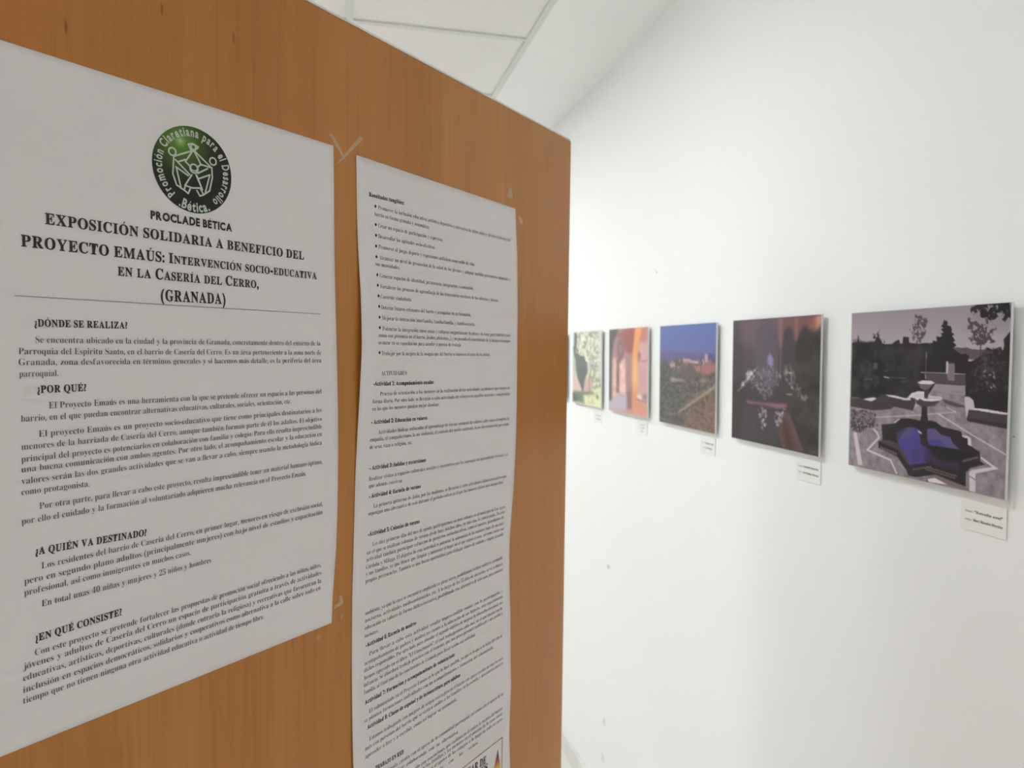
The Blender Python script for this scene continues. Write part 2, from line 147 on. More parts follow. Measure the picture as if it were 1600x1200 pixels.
PICS = json.loads(r'''{"P1":{"n":[280,250],"ops":[["G",[146,137,145],[176,166,173],0,0.28],
["P",[0.8,0.015,0.991,0.005,0.994,0.146,0.91,0.143,0.801,0.088],[138,128,137],4.0,0.5],
["P",[0.012,0.172,0.058,0.17,0.125,0.187,0.176,0.179,0.177,0.216,0.012,0.215],[120,110,116],0.27,1],
["P",[0.7,0.228,0.724,0.225,0.748,0.229,0.776,0.226,0.804,0.235,0.841,0.238,0.895,0.238,0.931,0.289,0.701,0.292],[88,76,86],0.13,1],
["F",[0.42,0.139,0.428,0.105,0.45,0.087,0.455,0.029,0.477,0.028,0.504,0.042,0.539,0.045,0.545,0.1,0.538,0.142,0.52,0.189,0.495,0.206,0.468,0.198,0.445,0.169],[80,68,75],0.46,20,0.16,1],
["L",[0.48,0.073,0.484,0.206],0.0044,[70,60,66],0.27,0.8],
["F",[0.17,0.153,0.211,0.121,0.227,0.155,0.243,0.196,0.258,0.176,0.27,0.206,0.177,0.211],[54,46,50],0.36,18,0.16,1],
["P",[0.009,0.196,0.051,0.187,0.055,0.148,0.062,0.148,0.066,0.187,0.118,0.192,0.183,0.189,0.208,0.149,0.227,0.175,0.246,0.201,0.264,0.204,0.313,0.203,0.336,0.187,0.36,0.177,0.369,0.202,0.386,0.201,0.387,0.164,0.394,0.162,0.426,0.165,0.43,0.198,0.495,0.204,0.533,0.199,0.586,0.205,0.562,0.202,0.604,0.212,0.615,0.265,0.768,0.282,0.787,0.3,0.86,0.299,0.865,0.501,0.551,0.525,0.009,0.565],[33,28,30],0.13,1],
["P",[0.645,0.069,0.652,0.081,0.659,0.077,0.667,0.095,0.662,0.104,0.683,0.11,0.693,0.133,0.688,0.139,0.706,0.158,0.694,0.162,0.713,0.192,0.699,0.196,0.721,0.215,0.7,0.231,0.749,0.265,0.772,0.26,0.791,0.273,0.787,0.309,0.548,0.304,0.546,0.204,0.578,0.2,0.583,0.186,0.604,0.193,0.601,0.163,0.624,0.168,0.636,0.159,0.624,0.149,0.644,0.143,0.626,0.126,0.641,0.117,0.625,0.108,0.638,0.094],[31,26,29],0.13,1],
["N",[0.009,0.215,0.586,0.219,0.59,0.503,0.009,0.543],16,9,0.4],
["F",[0.012,0.34,0.058,0.29,0.171,0.321,0.234,0.387,0.235,0.454,0.152,0.496,0.014,0.504],[58,54,55],0.45,10,1.07,0.8],
["F",[0.234,0.242,0.395,0.227,0.485,0.266,0.47,0.354,0.338,0.378,0.228,0.361],[48,42,45],0.45,10,0.8,0.8],
["L",[0.197,0.242,0.197,0.304],0.0079,[62,55,58],0.4,0.7],
["P",[0.18,0.32,0.213,0.32,0.212,0.359,0.18,0.36],[78,72,74],0.4,1],
["F",[0.77,-0.0,0.997,-0.001,0.999,0.084,0.951,0.088,0.926,0.089,0.902,0.094,0.882,0.07,0.838,0.067,0.812,0.042,0.782,0.02],[31,26,29],0.24,16,0.16,1],
["F",[0.78,0.06,0.801,0.088,0.82,0.08,0.838,0.102,0.865,0.09,0.878,0.065,0.895,0.07,0.892,0.104,0.909,0.126,0.933,0.121,0.94,0.13,0.91,0.156,0.902,0.178,0.928,0.197,0.924,0.208,0.885,0.203,0.859,0.22,0.823,0.22,0.799,0.215,0.813,0.202,0.766,0.182,0.794,0.167,0.794,0.149,0.765,0.135,0.779,0.113],[76,65,73],0.44,20,0.16,1],
["L",[0.838,0.107,0.851,0.185,0.852,0.264],0.0074,[66,56,63],0.2,0.9],
["P",[0.86,0.26,0.885,0.225,0.912,0.238,0.955,0.223,0.964,0.246,0.971,0.217,0.966,0.187,0.995,0.15,1.001,0.146,1.003,0.483,0.999,0.558,0.829,0.551,0.822,0.509,0.786,0.489,0.77,0.404,0.783,0.309,0.842,0.282],[34,29,31],0.27,1],
["F",[0.846,0.246,0.885,0.22,0.959,0.225,0.972,0.263,0.913,0.281,0.965,0.306,0.898,0.394,0.807,0.38,0.851,0.299],[80,71,77],0.55,26,0.27,0.8],
["F",[0.824,0.3,0.998,0.288,1.002,0.453,0.791,0.48,0.784,0.376],[62,54,58],0.6,30,0.27,0.7],
["D",[0.861,0.343,0.932,0.341,0.934,0.436,0.872,0.439],9,0.011,[150,140,145],[200,190,195],0.9],
["D",[0.823,0.264,0.993,0.263,0.998,0.453,0.828,0.464],40,0.008,[80,72,76],[110,100,106],0.6],
["L",[0.262,0.405,0.296,0.411],0.0059,[185,178,182],0.13,1],
["L",[0.296,0.408,0.414,0.408],0.0035,[105,98,102],0.13,1],
["L",[0.112,0.428,0.178,0.427],0.004,[98,92,95],0.2,1],
["L",[0.262,0.37,0.29,0.369],0.0044,[90,84,86],0.27,1],
["L",[0.385,0.431,0.426,0.426],0.0044,[80,74,77],0.4,1],
["P",[0.549,0.376,0.673,0.375,0.775,0.375,0.78,0.435,0.581,0.436,0.549,0.414],[78,67,73],0.13,1],
["L",[0.511,0.37,0.588,0.369,0.673,0.37],0.0044,[165,153,160],0.13,1],
["L",[0.715,0.37,0.774,0.371],0.004,[185,172,180],0.13,1],
["P",[0.668,0.307,0.713,0.306,0.715,0.409,0.678,0.408,0.668,0.372],[124,112,119],0.13,1],
["P",[0.664,0.303,0.676,0.303,0.676,0.369,0.664,0.369],[190,178,186],0.13,1],
["P",[0.674,0.303,0.715,0.302,0.714,0.314,0.677,0.315],[52,44,48],0.13,1],
["P",[0.007,0.612,0.086,0.612,0.191,0.619,0.229,0.608,0.322,0.599,0.34,0.583,0.467,0.595,0.494,0.568,0.565,0.55,0.561,0.495,0.582,0.467,0.605,0.431,0.776,0.433,0.774,0.485,0.786,0.603,0.798,0.622,1.003,0.639,0.997,0.994,1.018,1.077,0.676,1.03,0.004,1.046],[139,127,134],0.13,1],
["N",[0.007,0.612,0.467,0.595,0.561,0.505,0.605,0.431,0.776,0.433,0.786,0.603,0.798,0.622,1.003,0.639,0.997,0.994,0.007,1.003],16,30,0.4],
["P",[0.602,0.432,0.776,0.434,0.779,0.485,0.704,0.481,0.582,0.465],[152,139,147],0.4,1],
["L",[0.704,0.467,0.762,0.468],0.0059,[110,98,105],0.4,0.5],
["P",[0.645,0.513,0.705,0.523,0.744,0.533,0.778,0.54,0.778,0.549,0.72,0.551,0.665,0.535],[82,70,77],0.4,1],
["L",[0.56,0.607,0.73,0.579,0.673,0.555],0.0044,[200,188,195],0.13,1],
["P",[0.583,0.565,0.655,0.55,0.706,0.576,0.615,0.594],[155,143,150],0.27,0.7],
["L",[0.583,0.565,0.631,0.59],0.0035,[110,98,105],0.27,0.7],
["L",[0.198,0.664,0.517,0.616],0.0044,[200,188,195],0.13,1],
["L",[0.626,0.599,0.823,0.692,1.004,0.771],0.0064,[205,194,200],0.13,1],
["P",[0.035,0.778,0.063,0.775,0.117,0.981,0.08,0.987],[203,191,198],0.16,1],
["P",[0.007,0.561,0.113,0.559,0.172,0.565,0.216,0.542,0.248,0.514,0.297,0.518,0.315,0.532,0.421,0.539,0.449,0.532,0.474,0.52,0.483,0.547,0.468,0.596,0.34,0.584,0.316,0.601,0.191,0.621,0.007,0.612],[58,51,54],0.13,1],
["P",[0.007,0.551,0.113,0.559,0.172,0.565,0.178,0.616,0.007,0.609],[64,59,60],0.53,0.7],
["P",[0.111,0.556,0.152,0.546,0.181,0.54,0.216,0.542,0.172,0.564],[214,206,211],0.13,1],
["P",[0.275,0.516,0.339,0.516,0.409,0.527,0.438,0.523,0.455,0.534,0.418,0.538,0.303,0.525],[218,208,214],0.13,1],
["P",[0.01,0.548,0.079,0.547,0.086,0.555,0.01,0.558],[100,94,96],0.27,1],
["P",[0.774,0.49,0.8,0.49,0.822,0.507,0.832,0.553,0.811,0.559,0.788,0.602,0.78,0.558],[192,181,188],0.13,1],
["P",[0.799,0.556,0.829,0.548,0.999,0.558,1.001,0.566,0.998,0.637,0.793,0.62,0.789,0.607],[66,57,62],0.13,1],
["P",[0.797,0.557,0.832,0.548,0.893,0.548,1.001,0.557,1.001,0.567,0.928,0.564,0.848,0.558],[214,203,210],0.13,1],
["P",[0.791,0.604,1.002,0.611,1.003,0.639,0.793,0.622],[46,39,43],0.53,0.8],
["L",[0.189,0.732,0.214,0.753,0.238,0.785,0.15,0.877,0.324,0.912,0.367,0.984],0.0128,[207,195,201],0.13,1],
["P",[0.34,0.681,0.376,0.654,0.393,0.651,0.364,0.681],[212,200,207],0.13,1],
["P",[0.252,0.702,0.346,0.684,0.387,0.65,0.439,0.643,0.512,0.648,0.592,0.641,0.574,0.641,0.611,0.644,0.652,0.668,0.761,0.68,0.766,0.697,0.798,0.713,0.805,0.746,0.866,0.776,0.869,0.823,0.895,0.837,0.817,0.87,0.808,0.884,0.796,0.974,0.752,0.969,0.62,0.944,0.557,0.966,0.57,0.959,0.5,0.983,0.449,0.983,0.434,0.954,0.372,0.885,0.234,0.851,0.231,0.817,0.262,0.795],[37,30,34],0.16,1],
["P",[0.234,0.81,0.268,0.794,0.317,0.792,0.377,0.805,0.453,0.854,0.471,0.907,0.448,0.921,0.372,0.841],[74,63,69],0.27,1],
["P",[0.356,0.743,0.434,0.697,0.476,0.693,0.51,0.702,0.522,0.774,0.568,0.807,0.595,0.832,0.587,0.841,0.556,0.895,0.569,0.885,0.454,0.92,0.424,0.859,0.389,0.828,0.365,0.786],[71,60,132],0.2,1],
["P",[0.365,0.745,0.434,0.698,0.474,0.696,0.457,0.753,0.389,0.772],[86,77,126],1.07,0.8],
["P",[0.453,0.824,0.547,0.805,0.569,0.87,0.471,0.907],[72,58,110],1.07,0.7],
["P",[0.56,0.698,0.574,0.686,0.611,0.685,0.643,0.712,0.701,0.72,0.714,0.75,0.754,0.779,0.68,0.783,0.602,0.782,0.565,0.776],[92,82,128],0.27,1],
["P",[0.565,0.756,0.633,0.742,0.684,0.773,0.602,0.782,0.565,0.776],[72,60,135],0.8,1],
["P",[0.353,0.744,0.445,0.694,0.411,0.729,0.371,0.79],[44,36,50],0.67,0.5],
["P",[0.576,0.794,0.608,0.78,0.679,0.781,0.768,0.779,0.853,0.789,0.769,0.83,0.711,0.854,0.619,0.85,0.571,0.833],[29,24,31],0.27,1],
["P",[0.555,0.797,0.587,0.811,0.619,0.85,0.686,0.858,0.755,0.847,0.756,0.898,0.635,0.891,0.556,0.885,0.547,0.859],[56,45,78],0.53,0.8],
["P",[0.442,0.922,0.515,0.912,0.596,0.876,0.588,0.884,0.651,0.898,0.761,0.902,0.794,0.9,0.793,0.972,0.62,0.944,0.557,0.966,0.57,0.959,0.5,0.983,0.449,0.983,0.434,0.954],[36,29,32],0.13,1],
["P",[0.76,0.841,0.867,0.792,0.867,0.828,0.775,0.885],[36,30,33],0.13,1],
["T",[0.247,0.842,0.366,0.865],9,0.009,[140,122,122],0.75],
["T",[0.247,0.85,0.366,0.873],9,0.009,[140,122,122],0.75],
["T",[0.474,0.944,0.596,0.902],10,0.009,[140,122,122],0.75],
["T",[0.562,0.911,0.747,0.928],15,0.009,[140,122,122],0.75],
["T",[0.556,0.924,0.737,0.941],14,0.009,[140,122,122],0.75],
["T",[0.774,0.841,0.858,0.804],9,0.009,[140,122,122],0.75],
["P",[0.794,0.895,0.813,0.883,0.822,0.992,0.796,0.981],[130,118,125],0.13,1],
["P",[0.871,0.798,0.963,0.847,0.846,0.893,0.849,0.991,0.817,0.993,0.812,0.89,0.829,0.878,0.93,0.843,0.871,0.809],[208,197,203],0.16,1],
["L",[0.813,0.913,0.846,0.927],0.0035,[50,45,48],0.13,1],
["P",[0.764,0.701,0.795,0.7,0.816,0.711,0.82,0.753,0.801,0.747,0.798,0.713,0.772,0.71],[208,196,203],0.16,1],
["P",[0.557,0.973,0.62,0.944,0.662,0.951,0.796,0.974,0.82,0.992,0.693,0.99,0.557,0.998,0.571,0.978,0.516,0.984],[120,105,110],0.27,1],
["P",[0.573,0.978,0.616,0.963,0.693,0.985,0.579,0.994],[222,213,216],0.2,1],
["L",[0.542,0.256,0.542,0.414],0.0054,[104,94,100],0.27,0.8],
["L",[0.543,0.256,0.543,0.285],0.0064,[128,118,124],0.27,1],
["L",[0.541,0.381,0.542,0.402],0.0084,[150,138,146],0.27,1],
["P",[0.524,0.563,0.557,0.56,0.559,0.613,0.566,0.644,0.558,0.681,0.562,0.739,0.573,0.782,0.547,0.798,0.522,0.784,0.519,0.745,0.526,0.7,0.514,0.66,0.521,0.622],[40,33,37],0.16,1],
["P",[0.477,0.523,0.51,0.525,0.532,0.531,0.564,0.533,0.578,0.532,0.635,0.523,0.604,0.554,0.551,0.566,0.527,0.57,0.489,0.554],[70,60,66],0.2,1],
["P",[0.432,0.52,0.455,0.494,0.499,0.479,0.537,0.481,0.551,0.505,0.603,0.502,0.639,0.503,0.647,0.513,0.629,0.523,0.583,0.532,0.551,0.53,0.548,0.533,0.527,0.53,0.51,0.522,0.494,0.534,0.477,0.523,0.455,0.52,0.438,0.53],[216,208,213],0.16,1],
["P",[0.455,0.511,0.499,0.493,0.564,0.491,0.603,0.509,0.562,0.524,0.543,0.522,0.51,0.516],[200,190,197],0.4,0.7],
["L",[0.561,0.515,0.637,0.51],0.003,[120,110,116],0.2,1],
["P",[0.534,0.458,0.569,0.456,0.559,0.517,0.537,0.518],[60,51,56],0.27,1],
["P",[0.498,0.433,0.589,0.431,0.594,0.431,0.571,0.456,0.555,0.464,0.537,0.47,0.509,0.46],[104,93,99],0.2,1],
["P",[0.49,0.429,0.52,0.417,0.589,0.415,0.581,0.418,0.6,0.425,0.581,0.434,0.55,0.437,0.542,0.435,0.509,0.435],[212,203,208],0.16,1],
["L",[0.507,0.712,0.524,0.722],0.0079,[215,208,215],0.2,1],
["F",[0.009,0.626,0.119,0.616,0.217,0.642,0.214,0.7,0.255,0.711,0.153,0.744,0.11,0.774,0.052,0.779,0.011,0.761],[62,53,57],0.5,26,0.16,1],
["D",[0.014,0.633,0.204,0.648,0.205,0.712,0.031,0.759],60,0.012,[58,50,54],[175,165,170],0.75],
["L",[0.192,0.732,0.243,0.744],0.0049,[90,78,85],0.27,0.6]]},"P2":{"n":[170,200],"ops":[["G",[86,70,76],[50,42,44],0.1,0.85],
["P",[0.009,0.003,0.103,0.005,0.134,0.131,0.129,0.555,0.123,0.965,0.0,0.994],[60,52,55],5.6,1],
["P",[0.517,-0.004,1.0,0.009,1.002,0.107,0.844,0.084,0.72,0.199,0.601,0.217,0.545,0.116],[116,78,80],3.2,1],
["P",[0.103,0.005,0.517,0.005,0.531,0.092,0.294,0.236,0.117,0.183],[100,80,86],5.6,1],
["P",[0.306,0.236,0.314,0.1,0.334,0.065,0.394,0.043,0.446,0.031,0.51,0.057,0.549,0.102,0.566,0.198,0.57,0.527,0.304,0.544],[87,77,87],1.6,1],
["P",[0.614,0.217,0.621,0.123,0.64,0.091,0.68,0.074,0.713,0.091,0.735,0.135,0.742,0.199,0.729,0.517,0.608,0.524],[64,54,60],2.0,1],
["P",[0.764,0.177,0.777,0.145,0.801,0.109,0.844,0.073,0.904,0.117,0.957,0.136,0.996,0.085,1.009,0.521,1.0,0.986,0.739,1.0,0.722,0.423,0.746,0.282],[55,48,45],2.4,1],
["P",[0.886,0.103,0.951,0.11,0.996,0.072,1.0,0.009,0.949,0.012,0.897,0.042],[150,95,80],3.2,0.8],
["P",[0.946,0.012,1.003,0.009,1.001,0.064,0.951,0.105],[196,142,120],2.0,1],
["L",[0.284,0.033,0.281,0.38],0.0146,[104,92,100],2.4,0.6],
["L",[0.102,0.026,0.108,0.183],0.0078,[96,80,86],2.4,0.5],
["P",[0.562,0.007,0.61,0.005,0.613,0.151,0.604,0.227,0.577,0.227,0.566,0.15],[130,94,103],1.2,1],
["L",[0.592,0.227,0.596,0.423],0.0083,[118,110,114],0.8,1],
["P",[0.734,0.007,0.772,0.009,0.774,0.145,0.764,0.186,0.745,0.186,0.739,0.135],[136,92,90],1.6,1],
["P",[0.009,0.508,0.171,0.499,0.177,0.74,0.08,0.982,0.0,0.994],[47,38,38],5.6,1],
["N",[0.758,0.145,0.997,0.15,1.0,0.986,0.658,1.0],14,7,1.2],
["P",[0.16,0.704,0.56,0.7,0.61,0.843,0.589,0.986,0.207,0.991,0.123,0.981],[68,57,64],4.0,1],
["L",[0.306,0.769,0.273,0.97],0.0195,[84,74,78],4.0,0.7],
["P",[0.588,0.737,0.691,0.706,0.777,0.849,0.852,0.987,0.631,0.997,0.582,0.877],[97,70,69],1.6,1],
["P",[0.623,0.772,0.678,0.785,0.712,0.878,0.778,0.984,0.679,0.994,0.637,0.889],[66,38,38],4.0,0.9],
["L",[0.697,0.734,0.842,0.982],0.0068,[112,88,86],1.2,0.7],
["P",[0.194,0.666,0.384,0.667,0.67,0.653,0.677,0.683,0.574,0.699,0.444,0.689,0.202,0.686],[138,98,110],1.6,1],
["P",[0.474,0.269,0.492,0.295,0.514,0.319,0.51,0.378,0.445,0.36,0.449,0.305],[138,128,172],1.2,1],
["L",[0.467,0.3,0.481,0.374],0.0078,[168,158,190],1.6,0.6],
["D",[0.277,0.38,0.587,0.375,0.602,0.525,0.459,0.635,0.414,0.639,0.212,0.55,0.205,0.445],120,0.018,[84,76,84],[172,164,170],0.8],
["D",[0.415,0.376,0.517,0.373,0.517,0.53,0.488,0.622,0.414,0.628],45,0.016,[100,92,100],[168,160,168],0.7],
["D",[0.608,0.38,0.721,0.357,0.774,0.49,0.881,0.594,0.819,0.627,0.656,0.473],75,0.02,[80,73,71],[172,164,160],0.75],
["D",[0.197,0.424,0.308,0.41,0.162,0.532,0.077,0.591,0.129,0.55],40,0.022,[130,122,128],[230,224,228],0.95],
["D",[0.33,0.703,0.444,0.722,0.444,0.861,0.398,0.867],24,0.02,[120,110,116],[225,218,222],0.95],
["D",[0.539,0.722,0.63,0.722,0.603,0.854,0.546,0.802],24,0.02,[120,110,114],[225,218,220],0.95],
["L",[0.666,0.581,0.723,0.58],0.0054,[222,212,214],0.6,1],
["L",[0.077,0.596,0.133,0.561],0.0063,[190,180,184],0.8,1],
["L",[0.116,0.545,0.166,0.538],0.0068,[200,190,194],0.8,1],
["L",[0.327,0.548,0.365,0.566],0.0063,[190,182,188],0.8,1],
["L",[0.308,0.533,0.331,0.537],0.0063,[205,196,200],0.8,1],
["L",[0.265,0.484,0.296,0.457],0.0088,[205,196,200],0.8,1],
["L",[0.196,0.441,0.237,0.446],0.0068,[205,196,200],0.8,1],
["L",[0.676,0.42,0.722,0.418],0.0078,[185,175,175],0.8,1],
["L",[0.847,0.597,0.893,0.593],0.0117,[120,112,110],2.4,0.7],
["L",[0.729,0.526,0.774,0.551],0.0088,[130,122,120],2.0,0.7],
["L",[0.919,0.737,0.964,0.79],0.0078,[92,85,79],2.0,0.8],
["L",[0.894,0.693,0.937,0.721],0.0088,[72,65,62],2.4,0.8],
["L",[0.814,0.693,0.852,0.726],0.0049,[82,72,68],1.6,0.8],
["L",[0.63,0.693,0.66,0.7],0.0059,[190,178,180],0.8,1],
["L",[0.56,0.8,0.602,0.814],0.0049,[150,140,142],0.8,0.7],
["L",[0.539,0.914,0.51,0.989],0.0049,[84,78,84],1.6,0.8],
["P",[0.445,0.395,0.503,0.393,0.51,0.531,0.481,0.628,0.422,0.633,0.437,0.535],[104,95,104],4.8,0.35],
["L",[0.94,0.973,0.97,0.974],0.0044,[140,132,130],0.8,0.7]]},"P3":{"n":[120,160],"ops":[["G",[84,106,166],[104,102,156],0,0.36],
["P",[-0.011,0.289,0.1,0.26,0.22,0.259,0.337,0.27,0.494,0.273,0.709,0.285,1.008,0.278,1.01,0.353,-0.011,0.377],[95,85,132],2.3,1],
["P",[-0.011,0.371,0.221,0.384,0.244,0.347,0.45,0.331,0.56,0.329,0.71,0.36,0.832,0.335,1.01,0.353,1.023,1.014,-0.012,1.135],[93,84,80],2.3,1],
["P",[-0.011,0.377,0.221,0.409,0.407,0.512,0.455,0.824,-0.012,0.979],[82,80,77],7.67,1],
["P",[0.995,0.576,0.5,0.82,0.456,0.994,1.004,1.016],[116,92,76],9.2,1],
["N",[-0.011,0.415,1.01,0.386,1.023,1.014,-0.012,0.992],22,34,0.77],
["F",[-0.011,0.504,1.012,0.442,1.023,0.98,-0.012,0.979],[66,64,58],0.55,20,0.77,0.45],
["F",[0.455,0.872,0.996,0.621,1.003,0.993,0.501,0.99],[140,112,92],0.55,20,0.77,0.5],
["D",[0.197,0.342,0.99,0.337,0.991,0.387,0.732,0.44,0.197,0.422],70,0.022,[120,98,100],[205,172,162],0.95],
["P",[0.461,0.333,0.582,0.33,0.587,0.366,0.462,0.369],[178,146,142],0.77,1],
["P",[0.571,0.346,0.72,0.351,0.72,0.374,0.572,0.373],[186,160,150],0.77,1],
["P",[0.209,0.385,0.314,0.37,0.314,0.418,0.209,0.421],[172,140,138],1.15,1],
["P",[0.772,0.387,0.873,0.368,0.991,0.359,0.992,0.431,0.895,0.468,0.774,0.473],[158,100,96],1.53,1],
["P",[0.668,0.408,0.752,0.399,0.753,0.451,0.69,0.459],[160,112,104],1.53,1],
["P",[0.428,0.385,0.626,0.38,0.69,0.453,0.627,0.514,0.452,0.51,0.406,0.44],[100,82,84],3.83,1],
["P",[0.827,0.284,0.866,0.283,0.873,0.362,0.823,0.363],[184,152,150],0.77,1],
["L",[0.845,0.239,0.846,0.284],0.0072,[110,90,100],0.77,1],
["L",[0.1,0.337,0.101,0.613],0.0156,[66,58,66],1.53,0.8],
["L",[0.137,0.374,0.137,0.573],0.0156,[66,58,66],1.53,0.8],
["L",[0.365,0.332,0.365,0.393],0.0156,[66,58,66],1.53,0.8],
["L",[0.751,0.325,0.752,0.382],0.0156,[66,58,66],1.53,0.8],
["L",[0.891,0.277,0.893,0.367],0.0156,[66,58,66],1.53,0.8],
["L",[0.921,0.288,0.923,0.378],0.0156,[66,58,66],1.53,0.8],
["L",[0.96,0.299,0.962,0.376],0.0156,[66,58,66],1.53,0.8],
["L",[0.314,0.351,0.314,0.394],0.0156,[66,58,66],1.53,0.8],
["L",[0.051,0.401,0.051,0.628],0.0156,[66,58,66],1.53,0.8],
["P",[0.221,0.52,0.338,0.527,0.479,0.539,0.475,0.557,0.384,0.555,0.233,0.575],[152,138,128],1.53,1],
["P",[0.754,0.52,0.855,0.504,0.836,0.539,0.754,0.555],[150,132,112],2.3,1],
["L",[0.41,0.846,0.544,0.786,0.735,0.695,0.917,0.609,0.985,0.571],0.018,[188,164,144],1.53,1],
["L",[0.521,0.782,0.735,0.66,0.877,0.605],0.0084,[150,128,112],1.53,0.7],
["L",[0.175,0.9,0.317,0.885,0.432,0.844],0.0072,[172,160,150],1.15,1],
["L",[0.452,0.558,0.487,0.652,0.494,0.724,0.511,0.795],0.012,[150,134,120],2.3,0.7],
["D",[-0.011,0.581,0.995,0.576,0.984,0.984,0.001,0.965],90,0.012,[64,62,56],[140,122,104],0.6],
["L",[0.021,0.95,0.089,0.963],0.0084,[150,146,144],1.53,0.7]]},"P4":{"n":[100,150],"ops":[["G",[188,140,135],[200,160,155],0,1],
["P",[-0.005,0.0,0.274,-0.002,0.228,0.077,0.158,0.146,0.123,0.257,0.099,0.358,0.1,0.881,-0.006,0.895],[66,64,64],3.1,1],
["P",[0.228,0.037,0.453,0.007,0.707,0.0,0.657,0.176,0.644,0.299,0.52,0.305,0.433,0.263,0.354,0.117,0.228,0.126],[140,78,72],3.1,1],
["P",[0.409,0.021,0.697,0.008,0.647,0.261,0.498,0.262,0.421,0.156],[152,74,66],4.13,1],
["P",[0.158,0.126,0.274,0.107,0.229,0.345,0.123,0.348],[150,112,114],4.13,1],
["P",[0.286,0.127,0.421,0.127,0.433,0.322,0.344,0.392,0.299,0.443,0.229,0.355,0.229,0.166],[122,84,86],3.1,1],
["P",[0.298,0.196,0.354,0.195,0.355,0.294,0.31,0.294],[165,130,135],2.58,0.8],
["P",[0.106,0.368,0.229,0.365,0.231,0.778,0.107,0.87],[208,166,150],2.58,1],
["P",[0.218,0.366,0.303,0.364,0.3,0.763,0.226,0.768],[122,88,86],1.55,1],
["P",[0.303,0.423,0.433,0.351,0.467,0.476,0.476,0.769,0.305,0.772],[222,180,168],2.07,1],
["N",[0.111,0.368,0.473,0.36,0.476,0.769,0.112,0.869],12,12,1.55],
["P",[0.455,0.311,0.648,0.298,0.65,0.939,0.499,0.949,0.468,0.613],[158,118,116],2.07,1],
["P",[0.485,0.759,0.641,0.699,0.643,0.942,0.492,0.945],[118,84,88],4.13,0.8],
["L",[0.564,0.338,0.567,0.801],0.0214,[170,128,124],3.61,0.5],
["P",[0.758,-0.0,0.992,-0.002,0.985,0.176,0.77,0.176],[186,120,112],3.1,1],
["P",[0.77,0.176,0.989,0.167,0.991,0.813,0.752,0.767],[204,158,154],3.1,1],
["P",[0.752,0.428,0.986,0.456,0.985,0.639,0.755,0.691],[190,146,148],5.16,0.6],
["P",[0.761,0.259,0.827,0.296,0.822,0.342,0.756,0.418],[140,92,92],2.07,1],
["L",[0.832,0.377,0.931,0.374,0.988,0.361],0.0087,[120,90,92],1.03,1],
["P",[0.697,-0.004,0.861,-0.002,0.809,0.12,0.747,0.316,0.756,0.767,0.721,0.937,0.643,0.94,0.633,0.318,0.657,0.176],[226,152,88],1.55,1],
["P",[0.648,0.346,0.747,0.344,0.755,0.653,0.651,0.66],[232,186,112],4.13,0.9],
["P",[0.648,0.756,0.752,0.748,0.717,0.937,0.643,0.94],[206,140,98],4.13,0.9],
["P",[-0.006,0.895,0.112,0.869,0.3,0.773,0.485,0.788,0.492,0.947,0.301,0.969,-0.006,0.986],[178,168,184],2.58,1],
["P",[0.16,0.783,0.485,0.778,0.485,0.828,0.3,0.803],[206,180,176],2.07,1],
["L",[0.3,0.793,0.485,0.803],0.0078,[120,100,108],1.03,1],
["P",[0.492,0.945,0.721,0.934,0.756,0.786,0.991,0.836,0.994,0.992,0.46,0.983],[206,142,122],2.58,1],
["P",[0.752,0.753,0.877,0.757,0.868,0.809,0.756,0.79],[224,208,206],1.55,1],
["L",[0.752,0.805,0.991,0.829],0.0087,[130,100,108],1.03,1],
["P",[0.877,0.739,0.99,0.739,0.991,0.813,0.877,0.795],[150,118,124],2.58,1],
["P",[0.347,0.959,0.569,0.947,0.633,0.979,0.347,0.979],[186,140,140],2.07,1]]},"P5":{"n":[90,140],"ops":[["G",[196,200,168],[214,216,176],0,1],
["F",[-0.012,0.005,0.974,0.007,0.989,0.776,0.525,0.805,0.545,0.413,0.041,0.302],[128,132,112],0.5,9,0.45,0.75],
["F",[0.705,0.021,0.974,0.007,0.985,0.589,0.713,0.6],[150,152,142],0.5,9,0.45,0.7],
["F",[-0.012,0.005,0.974,0.007,0.984,0.514,-0.012,0.323],[232,234,216],0.62,12,0.32,0.8],
["P",[0.908,0.015,1.018,0.035,1.007,0.588,0.919,0.592],[212,214,210],2.7,0.7],
["P",[0.054,0.009,0.145,0.01,0.171,0.122,0.145,0.251,0.041,0.252],[84,80,76],1.35,1],
["P",[-0.012,0.02,0.046,0.021,0.041,0.191,-0.012,0.191],[210,214,224],1.8,1],
["F",[0.002,0.212,0.222,0.251,0.248,0.34,0.041,0.323],[70,72,66],0.35,20,0.9,1],
["P",[0.002,0.568,0.146,0.563,0.39,0.818,0.377,0.839,0.015,0.841],[206,178,166],2.25,1],
["P",[0.426,0.672,0.619,0.604,0.714,0.658,0.716,0.812,0.427,0.826],[196,164,152],2.7,1],
["P",[0.002,0.323,0.094,0.362,0.146,0.563,0.015,0.578],[176,180,170],2.25,1],
["P",[0.028,0.292,0.197,0.316,0.435,0.347,0.484,0.404,0.574,0.426,0.558,0.553,0.487,0.629,0.438,0.681,0.414,0.811,0.385,0.833,0.275,0.719,0.198,0.662,0.133,0.543,0.107,0.392],[80,90,79],0.9,1],
["P",[0.224,0.52,0.521,0.471,0.438,0.671,0.39,0.818,0.275,0.709],[72,78,70],2.7,0.8],
["L",[0.637,0.172,0.663,0.333,0.641,0.468],0.0215,[100,100,86],1.8,0.7],
["L",[0.677,0.505,0.619,0.624,0.617,0.814],0.0196,[92,82,74],1.13,1],
["L",[0.639,0.334,0.845,0.218],0.0117,[110,108,92],1.8,0.6],
["L",[0.709,0.333,0.688,0.505],0.0137,[96,94,82],1.35,0.7],
